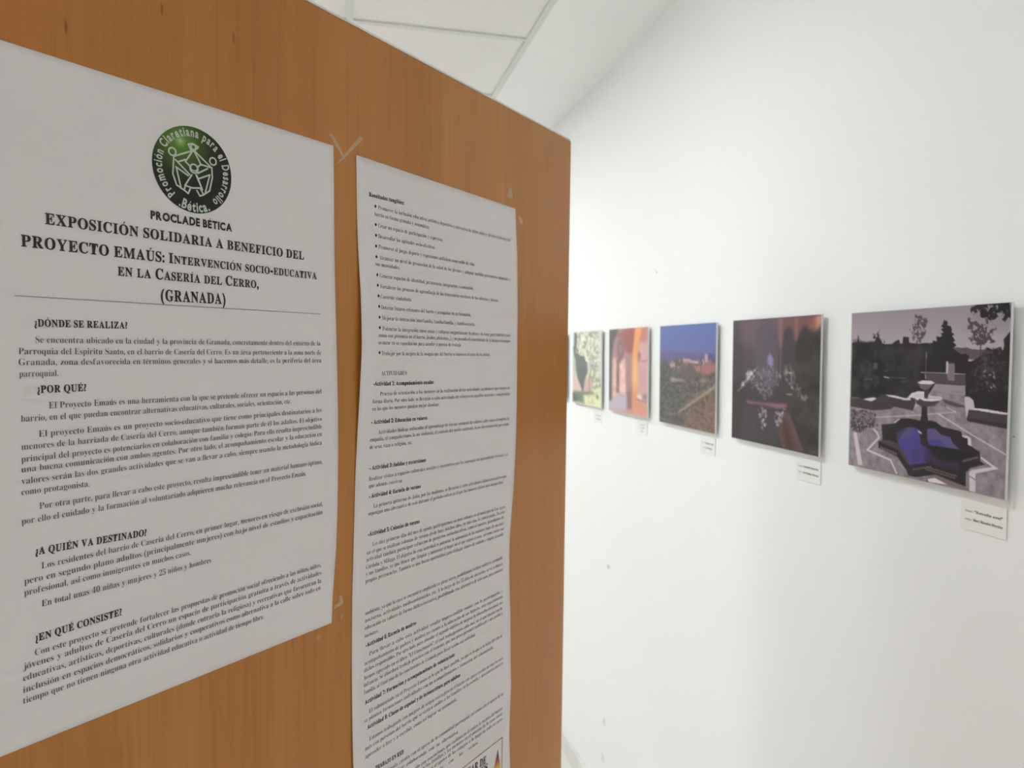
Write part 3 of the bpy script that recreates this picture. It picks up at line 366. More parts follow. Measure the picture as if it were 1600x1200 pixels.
["P",[0.042,0.839,0.402,0.827,0.751,0.81,0.763,0.848,0.55,0.867,0.042,0.875],[88,82,72],2.25,1],
["P",[0.002,0.857,0.225,0.853,0.402,0.872,0.458,0.983,0.002,0.977],[86,100,82],2.25,1],
["P",[0.002,0.868,0.147,0.889,0.2,0.978,0.002,0.977],[64,72,62],2.7,1],
["P",[0.302,0.879,0.44,0.92,0.458,0.983,0.378,0.979],[112,148,92],1.8,0.8],
["P",[0.452,0.874,0.763,0.848,0.989,0.805,0.993,1.003,0.458,0.983],[216,220,172],2.25,1],
["F",[0.402,0.852,0.967,0.778,0.971,0.996,0.453,0.979],[176,176,136],0.6,9,0.45,0.5],
["P",[0.844,0.833,0.912,0.848,0.901,0.896,0.844,0.881],[104,106,86],1.35,1],
["P",[0.521,0.413,0.64,0.43,0.618,0.507,0.551,0.529],[206,210,206],1.8,0.8]]}}''')

# ------------------------------------------------------------------ helpers
def tag(o, label=None, cat=None, group=None, kind=None):
    if label: o['label'] = label
    if cat: o['category'] = cat
    if group: o['group'] = group
    if kind: o['kind'] = kind
    return o

def link(name, me, mat=None, parent=None):
    o = bpy.data.objects.new(name, me)
    COL.objects.link(o)
    if mat is not None:
        me.materials.append(mat)
    if parent is not None:
        o.parent = parent
    return o

def mesh(name, verts, faces, mat=None, parent=None, smooth=False):
    me = bpy.data.meshes.new(name)
    me.from_pydata([tuple(v) for v in verts], [], [tuple(f) for f in faces])
    me.update()
    if smooth:
        me.polygons.foreach_set('use_smooth', [True] * len(me.polygons))
    return link(name, me, mat, parent)

def from_bm(name, bm, mat=None, parent=None):
    me = bpy.data.meshes.new(name)
    bmesh.ops.recalc_face_normals(bm, faces=bm.faces)
    bm.to_mesh(me); bm.free()
    return link(name, me, mat, parent)

def bm_box(bm, x0, y0, z0, x1, y1, z1):
    r = bmesh.ops.create_cube(bm, size=1.0)
    for v in r['verts']:
        v.co = Vector((x0 + (v.co.x + .5) * (x1 - x0), y0 + (v.co.y + .5) * (y1 - y0), z0 + (v.co.z + .5) * (z1 - z0)))
    return r['verts']

def box(name, a, b, mat=None, parent=None, bevel=0.0, seg=2):
    bm = bmesh.new()
    bm_box(bm, *a, *b)
    if bevel > 0:
        bmesh.ops.bevel(bm, geom=list(bm.edges), offset=bevel, segments=seg, affect='EDGES', profile=0.5)
    return from_bm(name, bm, mat, parent)

def empty(name, mw):
    o = bpy.data.objects.new(name, None)
    COL.objects.link(o)
    o.empty_display_size = 0.05
    o.matrix_world = mw
    return o

class Mat:
    def __init__(s, name, rough=0.5, col=(.8, .8, .8), spec=0.5):
        s.m = bpy.data.materials.new(name)
        s.m.use_nodes = True
        s.t = s.m.node_tree
        s.b = s.t.nodes['Principled BSDF']
        s.b.inputs['Base Color'].default_value = (*col, 1)
        s.b.inputs['Roughness'].default_value = rough
        s.b.inputs['Specular IOR Level'].default_value = spec
    def n(s, typ, **kw):
        nd = s.t.nodes.new(typ)
        for k, v in kw.items():
            if k.startswith('i_'):
                key = k[2:]
                key = int(key) if key.isdigit() else key.replace('_', ' ')
                nd.inputs[key].default_value = v
            else:
                setattr(nd, k, v)
        return nd
    def l(s, a, b):
        s.t.links.new(a, b)
    def coords(s, scale=(1, 1, 1)):
        tc = s.n('ShaderNodeTexCoord')
        mp = s.n('ShaderNodeMapping')
        mp.inputs['Scale'].default_value = scale
        s.l(tc.outputs['Object'], mp.inputs['Vector'])
        return mp.outputs['Vector']
    def noise(s, vec, scale, detail=3, rough=.5):
        nd = s.n('ShaderNodeTexNoise', i_Scale=scale, i_Detail=detail, i_Roughness=rough)
        s.l(vec, nd.inputs['Vector'])
        return nd.outputs['Fac']
    def ramp(s, fac, stops):
        r = s.n('ShaderNodeValToRGB')
        e = r.color_ramp.elements
        while len(e) < len(stops):
            e.new(0.5)
        for el, (p, c) in zip(e, stops):
            el.position = p
            el.color = (*c, 1) if len(c) == 3 else c
        s.l(fac, r.inputs['Fac'])
        return r.outputs['Color']
    def mix(s, fac, a, b, blend='MIX'):
        m = s.n('ShaderNodeMix', data_type='RGBA', blend_type=blend)
        if isinstance(fac, (int, float)): m.inputs[0].default_value = fac
        else: s.l(fac, m.inputs[0])
        for sock, v in ((m.inputs[6], a), (m.inputs[7], b)):
            if isinstance(v, tuple): sock.default_value = (*v, 1)
            else: s.l(v, sock)
        return m.outputs[2]
    def math(s, op, a, b=None, clamp=False):
        m = s.n('ShaderNodeMath', operation=op, use_clamp=clamp)
        for i, v in enumerate((a, b)):
            if v is None: continue
            if isinstance(v, (int, float)): m.inputs[i].default_value = v
            else: s.l(v, m.inputs[i])
        return m.outputs[0]
    def base(s, c):
        s.l(c, s.b.inputs['Base Color'])
    def bump(s, h, strength=.1, dist=.001):
        b = s.n('ShaderNodeBump', i_Strength=strength, i_Distance=dist)
        s.l(h, b.inputs['Height'])
        s.l(b.outputs['Normal'], s.b.inputs['Normal'])
    def ellipse_mask(s, vec, c, r):
        # soft spot at c (object space) with radii r
        sub = s.n('ShaderNodeVectorMath', operation='SUBTRACT'); s.l(vec, sub.inputs[0]); sub.inputs[1].default_value = c
        mul = s.n('ShaderNodeVectorMath', operation='MULTIPLY'); s.l(sub.outputs[0], mul.inputs[0]); mul.inputs[1].default_value = tuple(1 / q for q in r)
        ln = s.n('ShaderNodeVectorMath', operation='LENGTH'); s.l(mul.outputs[0], ln.inputs[0])
        mr = s.n('ShaderNodeMapRange', clamp=True, interpolation_type='SMOOTHSTEP')
        mr.inputs['From Min'].default_value = 1.0; mr.inputs['From Max'].default_value = 0.45
        s.l(ln.outputs['Value'], mr.inputs['Value'])
        return mr.outputs['Result']

# ------------------------------------------------------------------ materials
def wall_material(name, marks=()):
    m = Mat(name, .62, (.83, .85, .83), .35)
    v = m.coords()
    n1 = m.noise(v, 1.3, 2)
    c = m.ramp(n1, [(.3, (.835, .845, .835)), (.7, (.855, .86, .85))])
    for (ctr, rad, col) in marks:
        nz = m.noise(v, 260, 3)
        msk = m.ellipse_mask(v, ctr, rad)
        k = m.math('MULTIPLY', msk, m.math('MULTIPLY', nz, 1.6, True), True)
        c = m.mix(k, c, col)
    m.base(c)
    m.bump(m.noise(v, 90, 4), .06, .002)
    return m.m

M = {}
# chips and scuffs on the photo wall: y, z in metres
M['wall_right'] = wall_material('white_wall_paint', [
    ((WALL_X, 1.846, 1.8545), (.05, .0060, .0032), (.33, .34, .33)),
    ((WALL_X, 1.855, 1.862), (.05, .004, .006), (.66, .67, .66)),
    ((WALL_X, 2.197, .9005), (.05, .014, .011), (.5, .5, .48)),
    ((WALL_X, 2.227, .3454), (.05, .013, .018), (.62, .62, .6)),
    ((WALL_X, 2.24, .21), (.05, .02, .022), (.7, .7, .68)),
    ((WALL_X, .7490, 1.519), (.05, .0030, .0016), (.25, .25, .25)),
])
M['wall'] = wall_material('white_room_paint')
def plain(name, col, rough=.5, spec=.5):
    return Mat(name, rough, col, spec).m
mt = Mat('ceiling_tile_board', .8, (.80, .79, .75), .3)
v = mt.coords()
mt.base(mt.ramp(mt.noise(v, 3, 3), [(.3, (.77, .77, .755)), (.7, (.80, .80, .785))]))
mt.bump(mt.noise(v, 220, 3), .15, .002)
M['tile'] = mt.m
M['tbar'] = plain('painted_ceiling_grid', (.66, .68, .65), .55, .3)
M['plaster'] = wall_material('ceiling_plaster')
mt = Mat('stone_skirting', .35, (.7, .69, .66), .5)
v = mt.coords()
mt.base(mt.ramp(mt.noise(v, 9, 6, .65), [(.3, (.6, .59, .56)), (.7, (.74, .73, .70))]))
M['skirting'] = mt.m
mt = Mat('cream_floor_tile', .3, (.7, .65, .57), .5)
v = mt.coords()
bt = mt.n('ShaderNodeTexBrick', offset=0.0, i_Scale=1.0)
bt.inputs['Brick Width'].default_value = .4; bt.inputs['Row Height'].default_value = .4; bt.inputs['Mortar Size'].default_value = .003
bt.inputs['Color1'].default_value = (.70, .67, .62, 1); bt.inputs['Color2'].default_value = (.67, .64, .59, 1); bt.inputs['Mortar'].default_value = (.45, .42, .37, 1)
mt.l(v, bt.inputs['Vector'])
mt.base(mt.mix(.35, bt.outputs['Color'], mt.ramp(mt.noise(v, 14, 6), [(.3, (.60, .57, .52)), (.7, (.76, .73, .69))])))
M['floor'] = mt.m

# wood-effect board: local x along the board, z up
mt = Mat('beech_effect_board', .30, (.5, .24, .08), .5)
v1 = mt.coords((17, 1, .8)); v2 = mt.coords((190, 1, 5)); v3 = mt.coords((5, 1, .5)); v0 = mt.coords()
c = mt.ramp(mt.noise(v1, 1.0, 4, .6), [(.22, (.43, .155, .016)), (.5, (.50, .196, .028)), (.78, (.575, .245, .050))])
c = mt.mix(mt.ramp(mt.noise(v3, 1.6, 3), [(.4, (0, 0, 0)), (.65, (.65, .65, .65))]), c, (.52, .178, .037))
c = mt.mix(mt.ramp(mt.noise(v2, 1.0, 3, .6), [(.35, (.22, .22, .22)), (.5, (0, 0, 0))]), c, (.29, .10, .010))
fl = mt.n('ShaderNodeTexVoronoi', i_Scale=1.0); mt.l(mt.coords((28, 1, 6.5)), fl.inputs['Vector'])
c = mt.mix(mt.ramp(fl.outputs['Distance'], [(.03, (.25, .25, .25)), (.07, (0, 0, 0))]), c, (.22, .08, .012))
for (fs, ft) in DATA['FLECK'][:3]:
    c = mt.mix(mt.math('MULTIPLY', mt.ellipse_mask(v0, (fs, 0, ft), (.0015, .1, .0065)), .6), c, (.12, .045, .015))
mt.base(c)
mt.bump(mt.noise(v2, 1.0, 2), .04, .0005)
mt.b.inputs['Sheen Weight'].default_value = .22; mt.b.inputs['Sheen Roughness'].default_value = .28; mt.b.inputs['Sheen Tint'].default_value = (1.0, .93, .78, 1)
M['wood'] = mt.m
M['edge'] = plain('pale_edge_strip', (.88, .84, .77), .25, .5)
M['steel'] = plain('grey_foot_metal', (.3, .3, .31), .4, .5)
mt = Mat('printer_paper', .75, (.8, .79, .78), .25)
v = mt.coords()
mt.base(mt.ramp(mt.noise(v, 2, 2), [(.3, (.835, .785, .775)), (.7, (.855, .805, .795))]))
mt.b.inputs['Subsurface Weight'].default_value = 0.0
M['paper'] = mt.m
M['ink'] = plain('black_print', (.040, .038, .040), .6, .3)
M['ink_soft'] = plain('body_print', (.10, .095, .098), .6, .3)
M['ink_thin'] = plain('fine_grey_print', (.20, .19, .194), .6, .3)
M['rule'] = plain('grey_rule_print', (.2, .2, .21), .6, .3)
M['red_rule'] = plain('dark_red_rule_print', (.30, .10, .13), .6, .3)
mt = Mat('foam_board', .6, (.74, .74, .73), .3); M['foam'] = mt.m
M['card'] = plain('caption_card_white', (.80, .80, .77), .55, .35)
M['card_edge'] = plain('caption_card_edge', (.62, .62, .59), .6, .3)
mt = Mat('photo_paper', .32, (.5, .5, .5), .3)
at = mt.n('ShaderNodeVertexColor', layer_name='Col'); mt.base(at.outputs['Color'])
M['print'] = mt.m
mt = Mat('clear_tape', .3, (.92, .78, .58), .4)
mt.b.inputs['Alpha'].default_value = .24
v = mt.coords(); mt.bump(mt.noise(v, 160, 2), .5, .002)
M['tape'] = mt.m
mt = Mat('lamp_diffuser', .5, (.9, .9, .9))
M['lamp_frame'] = plain('white_lamp_frame', (.8, .8, .8), .4)

# ------------------------------------------------------------------ setting
def struct(o):
    o['kind'] = 'structure'
    return o
T = .12
struct(box('wall_right', (WALL_X, BACK_Y - T, 0), (WALL_X + T, FAR_Y + T, CEIL_Z + .1), M['wall_right']))
struct(box('wall_left', (LEFT_X - T, BACK_Y - T, 0), (LEFT_X, FAR_Y + T, CEIL_Z + .1), M['wall']))
struct(box('wall_back', (LEFT_X, BACK_Y - T, 0), (WALL_X, BACK_Y, CEIL_Z + .1), M['wall']))
struct(box('wall_far', (LEFT_X, FAR_Y, 0), (WALL_X, FAR_Y + T, CEIL_Z + .1), M['wall']))
struct(box('floor', (LEFT_X - T, BACK_Y - T, -.1), (WALL_X + T, FAR_Y + T, 0), M['floor']))
struct(box('baseboard_right', (WALL_X - .012, BACK_Y, 0), (WALL_X, FAR_Y, .081), M['skirting'], None, .003))
struct(box('baseboard_left', (LEFT_X, BACK_Y, 0), (LEFT_X + .012, FAR_Y, .081), M['skirting'], None, .003))
struct(box('baseboard_back', (LEFT_X + .012, BACK_Y, 0), (WALL_X - .012, BACK_Y + .012, .081), M['skirting'], None, .003))
struct(box('baseboard_far', (LEFT_X + .012, FAR_Y - .012, 0), (WALL_X - .012, FAR_Y, .081), M['skirting'], None, .003))

# ceiling: plaster border along the photo wall, tiles lying in a grid of bars
bm = bmesh.new()
bm_box(bm, TILE_X0, BACK_Y, CEIL_Z, WALL_X, FAR_Y, CEIL_Z + .09)
struct(from_bm('trim_1', bm, M['plaster']))
lamp_cells = {(round((TILE_X0 - l[0]) / TILE_DX - .5), round((l[1] - TILE_Y0) / TILE_DY - .5)) for l in LAMPS}
bm = bmesh.new()
i = 0
NX = int(math.ceil((TILE_X0 - LEFT_X) / TILE_DX))
J0, J1 = int(math.floor((BACK_Y - TILE_Y0) / TILE_DY)), int(math.ceil((FAR_Y - TILE_Y0) / TILE_DY))
for i in range(NX):
    for j in range(J0, J1):
        if (i, j) in lamp_cells: continue
        x1 = TILE_X0 - i * TILE_DX; x0 = max(LEFT_X, x1 - TILE_DX)
        y0 = max(BACK_Y, TILE_Y0 + j * TILE_DY); y1 = min(FAR_Y, TILE_Y0 + (j + 1) * TILE_DY)
        if y1 - y0 < .02 or x1 - x0 < .02: continue
        bm_box(bm, x0 + .004, y0 + .004, CEIL_Z + .002, x1 - .004, y1 - .004, CEIL_Z + .016)
ceil = struct(from_bm('ceiling', bm, M['tile']))
bm = bmesh.new()
for i in range(NX + 1):
    x = max(LEFT_X, TILE_X0 - i * TILE_DX)
    hw = .0095
    bm_box(bm, x - hw, BACK_Y, CEIL_Z - .004, min(x + hw, WALL_X), FAR_Y, CEIL_Z + .0018)
for j in range(J0, J1 + 1):
    y = TILE_Y0 + j * TILE_DY
    if y < BACK_Y or y > FAR_Y: continue
    for i in range(NX):
        x1 = TILE_X0 - i * TILE_DX - .0095; x0 = max(LEFT_X, x1 - TILE_DX + .019)
        bm_box(bm, x0, y - .0095, CEIL_Z - .003, x1, y + .0095, CEIL_Z + .0018)
struct(from_bm('ceiling_grid', bm, M['tbar'], ceil))
struct(box('ceiling_slab', (LEFT_X, BACK_Y, CEIL_Z + .09), (WALL_X, FAR_Y, CEIL_Z + .12), M['wall'], ceil))

# recessed lamps
for (lx, ly, st, lab) in LAMPS:
    mw = Matrix.Translation((lx, ly, CEIL_Z))
    r = empty('ceiling_lamp', mw)
    tag(r, lab, 'lamp', 'recessed ceiling lamps')
    hx, hy = TILE_DX / 2 - .010, TILE_DY / 2 - .010
    bm = bmesh.new()
    for (a, b) in (((-hx, -hy), (hx, -hy + .015)), ((-hx, hy - .015), (hx, hy)), ((-hx, -hy + .015), (-hx + .015, hy - .015)), ((hx - .015, -hy + .015), (hx, hy - .015))):
        bm_box(bm, a[0], a[1], -.002, b[0], b[1], .03)
    from_bm('lamp_frame', bm, M['lamp_frame'], r)
    md = Mat('lamp_diffuser', .5, (.9, .9, .9))
    md.b.inputs['Emission Color'].default_value = (.925, .962, .990, 1)
    md.b.inputs['Emission Strength'].default_value = st
    box('diffuser', (-hx + .015, -hy + .015, .004), (hx - .015, hy - .015, .010), md.m, r)

# ------------------------------------------------------------------ lettering
class Glyphs:
    def __init__(s):
        s.cache = {}
        s.dep = None
    def raw(s, ch, style):
        # style: serif bold 'B', serif regular 'R', sans 'S'
        c = ch
        if style in 'BR':
            if 'A' <= ch <= 'Z': c = chr(0x1D400 + ord(ch) - 65)
            elif 'a' <= ch <= 'z': c = chr(0x1D41A + ord(ch) - 97)
            elif '0' <= ch <= '9': c = chr(0x1D7CE + ord(ch) - 48)
        cu = bpy.data.curves.new('glyph', 'FONT')
        cu.body = c
        cu.size = 1.0
        cu.resolution_u = 3
        cu.fill_mode = 'FRONT'
        cu.offset = {'B': .016, 'R': -.010, 'S': .03, 'H': .05}[style] if c != ch or style in 'SH' else {'B': .03, 'R': .004}[style]
        o = bpy.data.objects.new('glyph', cu)
        COL.objects.link(o)
        dg = bpy.context.evaluated_depsgraph_get()
        dg.update()
        me = o.evaluated_get(dg).to_mesh()
        vs = np.array([v.co[:2] for v in me.vertices], float).reshape(-1, 2)
        fs = [tuple(p.vertices) for p in me.polygons]
        o.evaluated_get(dg).to_mesh_clear()
        bpy.data.objects.remove(o, do_unlink=True)
        bpy.data.curves.remove(cu)
        return vs, fs
    def get(s, ch, style):
        k = (ch, style)
        if k in s.cache: return s.cache[k]
        if ch == '•':
            vs = np.array([(.0, .28), (.13, .08), (.26, .28), (.13, .48)]); fs = [(0, 1, 2, 3)]
            s.cache[k] = (vs, fs, .3); return s.cache[k]
        d = unicodedata.normalize('NFD', ch)
        vs, fs = s.raw(d[0], style)
        side = .035 if style != 'S' else .05
        if len(vs):
            vs = vs - [vs[:, 0].min() - side, 0]
            adv = vs[:, 0].max() + side
        else:
            adv = .25
        if len(d) > 1:
            cx = adv / 2; top = vs[:, 1].max() + .03
            if d[0] in 'i': top -= .20
            q = {'\u0301': [(-.04, 0), (.02, 0), (.13, .15), (.03, .17)], '\u0303': [(-.16, .02), (.16, .04), (.17, .12), (-.15, .10)], '\u0308': [(-.12, 0), (.12, 0), (.12, .1), (-.12, .1)]}.get(d[1], [])
            if q:
                n0 = len(vs)
                vs = np.vstack([vs, np.array(q) + [cx, top]])
                fs = fs + [(n0, n0 + 1, n0 + 2, n0 + 3)]
        s.cache[k] = (vs, fs, adv)
        return s.cache[k]
GL = Glyphs()

def layout(text, style, em, smallcaps=False):
    """list of words; word = (list of (glyph verts, faces, x, scale), width) for em = 1"""
    words = []
    for wd in text.split():
        x = 0; gl = []
        for ch in wd:
            k = 1.0
            if smallcaps and ch.lower() == ch and ch.upper() != ch:
                ch = ch.upper(); k = .80
            vs, fs, adv = GL.get(ch, style)
            gl.append((vs, fs, x, k)); x += adv * k
        words.append((gl, x))
    return words

class TextBuf:
    def __init__(s): s.v = []; s.f = []; s.n = 0
    def line(s, text, style, s0, t0, s1, t1, em, smallcaps=False, justify=True):
        ws = layout(text, style, em, smallcaps)
        W = math.hypot(s1 - s0, t1 - t0) / em
        wsum = sum(w_[1] for w_ in ws); gaps = max(1, len(ws) - 1)
        sp = .30
        sx = W / (wsum + sp * (len(ws) - 1))
        if sx > 1.0 and len(ws) > 2:
            sx = 1.0; sp = (W - wsum) / gaps
        elif len(ws) > 1:
            sp = (W - wsum * sx) / gaps
        dx, dy = (s1 - s0) / (W * em), (t1 - t0) / (W * em)
        x = 0
        for gl, wid in ws:
            for vs, fs, gx, k in gl:
                X = (x + (gx + vs[:, 0] * k) * sx) * em
                Y = vs[:, 1] * k * em
                P = np.stack([s0 + X * dx - Y * dy, t0 + X * dy + Y * dx], 1)
                s.v.append(P); s.f += [tuple(i_ + s.n for i_ in f_) for f_ in fs]; s.n += len(P)
            x += wid * sx + sp
    def poly(s, pts):
        P = np.array(pts, float)
        s.v.append(P); s.f.append(tuple(range(s.n, s.n + len(P)))); s.n += len(P)
    def ring(s, cx, cy, r, w_, n=36):
        for k in range(n):
            a, b = 2 * math.pi * k / n, 2 * math.pi * (k + 1) / n
            s.poly([(cx + (r - w_) * math.cos(a), cy + (r - w_) * math.sin(a)), (cx + r * math.cos(a), cy + r * math.sin(a)), (cx + r * math.cos(b), cy + r * math.sin(b)), (cx + (r - w_) * math.cos(b), cy + (r - w_) * math.sin(b))])
    def stroke(s, pts, w_):
        for (a, b) in zip(pts[:-1], pts[1:]):
            dx, dy = b[0] - a[0], b[1] - a[1]; L = math.hypot(dx, dy) or 1
            ux, uy = dx / L * w_ / 2, dy / L * w_ / 2
            s.poly([(a[0] - uy - ux * .6, a[1] + ux - uy * .6), (a[0] + uy - ux * .6, a[1] - ux - uy * .6), (b[0] + uy + ux * .6, b[1] - ux + uy * .6), (b[0] - uy + ux * .6, b[1] + ux + uy * .6)])
    def build(s, name, mat, parent, place):
        P = np.vstack(s.v)
        return mesh(name, place(P), s.f, mat, parent)

# ------------------------------------------------------------------ wooden display panel
PD = Vector((0.74305663, 0.66902658, -0.01644007)); PU = Vector((0.01221756, 0.01100033, 0.99986485))
PN = Vector((0.66911701, -0.74315707, 0.0))
PO = Vector((0.0, 0.0, CAM_H)) - PN * 0.55
def panel_matrix(s=0, t=0):
    o = PO + PD * s + PU * t
    y = -PN
    return Matrix(((PD.x, y.x, PU.x, o.x), (PD.y, y.y, PU.y, o.y), (PD.z, y.z, PU.z, o.z), (0, 0, 0, 1)))
S_L, T_TOP, T_BOT, THK = -.16, .3415, -1.50, .019
S_RT, S_RB = .9734, .9565
pm = panel_matrix()
panel = empty('display_panel', pm)
tag(panel, 'tall free-standing wood-effect display panel carrying the two printed notices', 'panel')
bm = bmesh.new()
q = [(S_L, T_BOT), (S_RB, T_BOT), (S_RT, T_TOP), (S_L, T_TOP)]
f0 = [bm.verts.new((a, 0, b)) for a, b in q]; f1 = [bm.verts.new((a, THK, b)) for a, b in q]
bm.faces.new(f0); bm.faces.new(f1[::-1])
for k in range(4):
    bm.faces.new((f0[k], f1[k], f1[(k + 1) % 4], f0[(k + 1) % 4]))
bmesh.ops.bevel(bm, geom=list(bm.edges), offset=.0008, segments=2, affect='EDGES')
from_bm('board', bm, M['wood'], panel)
box('edge_strip', (S_L + .001, .0006, T_TOP + .0001), (S_RT - .001, THK - .0006, T_TOP + .0032), M['edge'], panel, .0026, 4)['label'] = 'pale edging along the top of the board'
for fs in (S_L + .12, S_RB - .12):
    fz = (-(PO + PD * fs).z) / PU.z
    bm = bmesh.new()
    bm_box(bm, fs - .02, -.004, T_BOT - .005, fs + .02, -.0005, T_BOT + .12)
    bm_box(bm, fs - .02, THK + .0005, T_BOT - .005, fs + .02, THK + .004, T_BOT + .12)
    bm_box(bm, fs - .02, -.2, fz, fs + .02, .22, fz + .03)
    bm_box(bm, fs - .015, .002, fz + .028, fs + .015, THK - .002, T_BOT)
    from_bm('foot', bm, M['steel'], panel)

# ------------------------------------------------------------------ printed notices
def curve_at(pts, t):
    a = sorted(pts, key=lambda p: p[1])
    ts = [p[1] for p in a]; ss = [p[0] for p in a]
    return float(np.interp(t, ts, ss))

class Sheet:
    """a taped paper sheet: left and right outlines, top line, bottom line, small lift off the board"""
    def __init__(s, L, R, top, bot, lift):
        s.L, s.R, s.top, s.bot, s.lift = L, R, top, bot, lift
    def st(s, u, v):
        tl = s.top[0] + (s.bot[0] - s.top[0]) * v; tr = s.top[1] + (s.bot[1] - s.top[1]) * v
        t = tl + (tr - tl) * u
        l, r = curve_at(s.L, t), curve_at(s.R, t)
        return l + (r - l) * u, t
    def gap(s, P):
        out = np.zeros(len(P))
        ts = P[:, 1]
        La = sorted(s.L, key=lambda p: p[1]); Ra = sorted(s.R, key=lambda p: p[1])
        l = np.interp(ts, [p[1] for p in La], [p[0] for p in La]); r = np.interp(ts, [p[1] for p in Ra], [p[0] for p in Ra])
        u = (P[:, 0] - l) / (r - l)
        vv = (s.top[0] - ts) / (s.top[0] - s.bot[0])
        return s.lift(np.clip(u, 0, 1), np.clip(vv, 0, 1))
    def place(s, extra):
        def f(P):
            g = s.gap(P)
            return np.stack([P[:, 0], -(g + extra), P[:, 1]], 1)
        return f
    def build(s, parent, nu=40, nv=90):
        vs = [s.st(i / nu, j / nv) for j in range(nv + 1) for i in range(nu + 1)]
        P = np.array(vs)
        F = [(j * (nu + 1) + i, j * (nu + 1) + i + 1, (j + 1) * (nu + 1) + i + 1, (j + 1) * (nu + 1) + i) for j in range(nv) for i in range(nu)]
        F = [f_[::-1] for f_ in F]
        o = mesh('sheet', s.place(.00012)(P), F, M['paper'], parent, True)
        md = o.modifiers.new('thickness', 'SOLIDIFY'); md.thickness = .00012; md.offset = -1
        return o

def lift1(u, v):
    return .0006 + .0030 * np.exp(-((v - .55) / .25) ** 2) * u ** 3 + .0012 * np.exp(-((v - .05) / .05) ** 2) * np.exp(-((u - .6) / .3) ** 2)
def lift2(u, v):
    return .0006 + .0045 * np.exp(-((v - .19) / .07) ** 2) * (1 - u) ** 3 + .0035 * np.exp(-((v - .70) / .10) ** 2) * (1 - u) ** 3 + .003 * np.exp(-((v - .30) / .1) ** 2) * u ** 3 + .0012 * np.sin(v * 17) ** 2 * u * (1 - u) * 2

def style_line(buf, l, dx=0):
    st, text, s0, t0, s1, t1, em = l
    if st == 'T': buf.line(text, 'B', s0, t0, s1, t1, em, True)
    elif st == 'S': buf.line(text, 'H', s0, t0, s1, t1, em)
    elif st == 'M': buf.line(text, 'R', s0, t0, s1, t1, em)
    else: buf.line(text, st, s0, t0, s1, t1, em)

# left notice
n1 = empty('printed_notice', pm)
tag(n1, 'large left paper notice with round green and black emblem and a bold title', 'notice', 'paper notices taped to the panel')
sh1 = Sheet(DATA['P1L'], DATA['P1R'], (DATA['P1L'][0][1], DATA['P1R'][0][1]), (DATA['P1L'][-1][1], DATA['P1R'][-1][1]), lift1)
sh1.build(n1)
pl1 = sh1.place(.00045)
def lettering(lines, names, parent, place):
    # each heading is a part of its own; running text is one part
    run = {}
    for l in lines:
        nm, mat, alone, lab = names[l[0]]
        if alone:
            b_ = TextBuf(); style_line(b_, l); o = b_.build(nm, mat, parent, place)
            if lab: o['label'] = lab
        else:
            style_line(run.setdefault(l[0], TextBuf()), l)
    for k, b_ in run.items():
        o = b_.build(names[k][0], names[k][1], parent, place)
        if names[k][3]: o['label'] = names[k][3]
lettering(DATA['T1'], {'T': ('title_lettering', M['ink'], False, 'bold capital title of the notice'), 'B': ('heading_lettering', M['ink'], True, 'bold question heading'),
                       'R': ('body_lettering', M['ink_soft'], False, None), 'S': ('emblem_caption', M['ink'], False, None)}, n1, pl1)
b = TextBuf(); (ra, rb) = DATA['RULE']
b.stroke([ra, rb], .0005); b.build('rule_line', M['rule'], n1, pl1)
# round emblem
lcx, lcy, lR = DATA['LOGO']
N = 72
disc = TextBuf()
pc = lambda r_, k: (lcx + lR * r_ * math.cos(2 * math.pi * k / N), lcy + lR * r_ * math.sin(2 * math.pi * k / N))
for j_ in range(12):
    for k in range(N):
        disc.poly([pc(j_ / 12, k), pc((j_ + 1) / 12, k), pc((j_ + 1) / 12, k + 1), pc(j_ / 12, k + 1)] if j_ else [(lcx, lcy), pc(1 / 12, k), pc(1 / 12, k + 1)])
mt = Mat('emblem_print', .5, (.01, .01, .01), .35)
v = mt.coords()
hx, hy = DATA['HILITE']
sub = mt.n('ShaderNodeVectorMath', operation='SUBTRACT'); mt.l(v, sub.inputs[0]); sub.inputs[1].default_value = (lcx + hx * lR, 0, lcy + hy * lR)
mul = mt.n('ShaderNodeVectorMath', operation='MULTIPLY'); mt.l(sub.outputs[0], mul.inputs[0]); mul.inputs[1].default_value = (1 / lR, 0, 1 / lR)
ln = mt.n('ShaderNodeVectorMath', operation='LENGTH'); mt.l(mul.outputs[0], ln.inputs[0])
mt.base(mt.ramp(ln.outputs['Value'], [(0, (.55, .72, .36)), (.05, (.30, .46, .14)), (.16, (.115, .25, .035)), (.42, (.06, .125, .018)), (.75, (.022, .034, .012)), (1.0, (.014, .015, .012))]))
em_o = disc.build('emblem_disc', mt.m, n1, sh1.place(.00035))
em_o['label'] = 'round black emblem with a green glow'
M['emblem_white'] = plain('emblem_pale_print', (.60, .64, .54), .6, .3)
buf = TextBuf()
fw = .038
for stv in DATA['STROKES']:
    buf.stroke([(lcx + a * lR, lcy + b_ * lR) for a, b_ in stv], fw * lR)
for (a, b_, r_) in DATA['RINGS']:
    buf.ring(lcx + a * lR, lcy + b_ * lR, r_ * lR + fw * lR * .5, fw * lR)
cxy = DATA['RINGS'][3]
buf.stroke([(lcx + (cxy[0] + .08 * math.cos(a)) * lR, lcy + (cxy[1] + .05 * math.sin(a)) * lR) for a in [math.pi * (1 + k / 8) for k in range(9)]], .03 * lR)
buf.build('emblem_figures', M['emblem_white'], em_o, sh1.place(.00055))
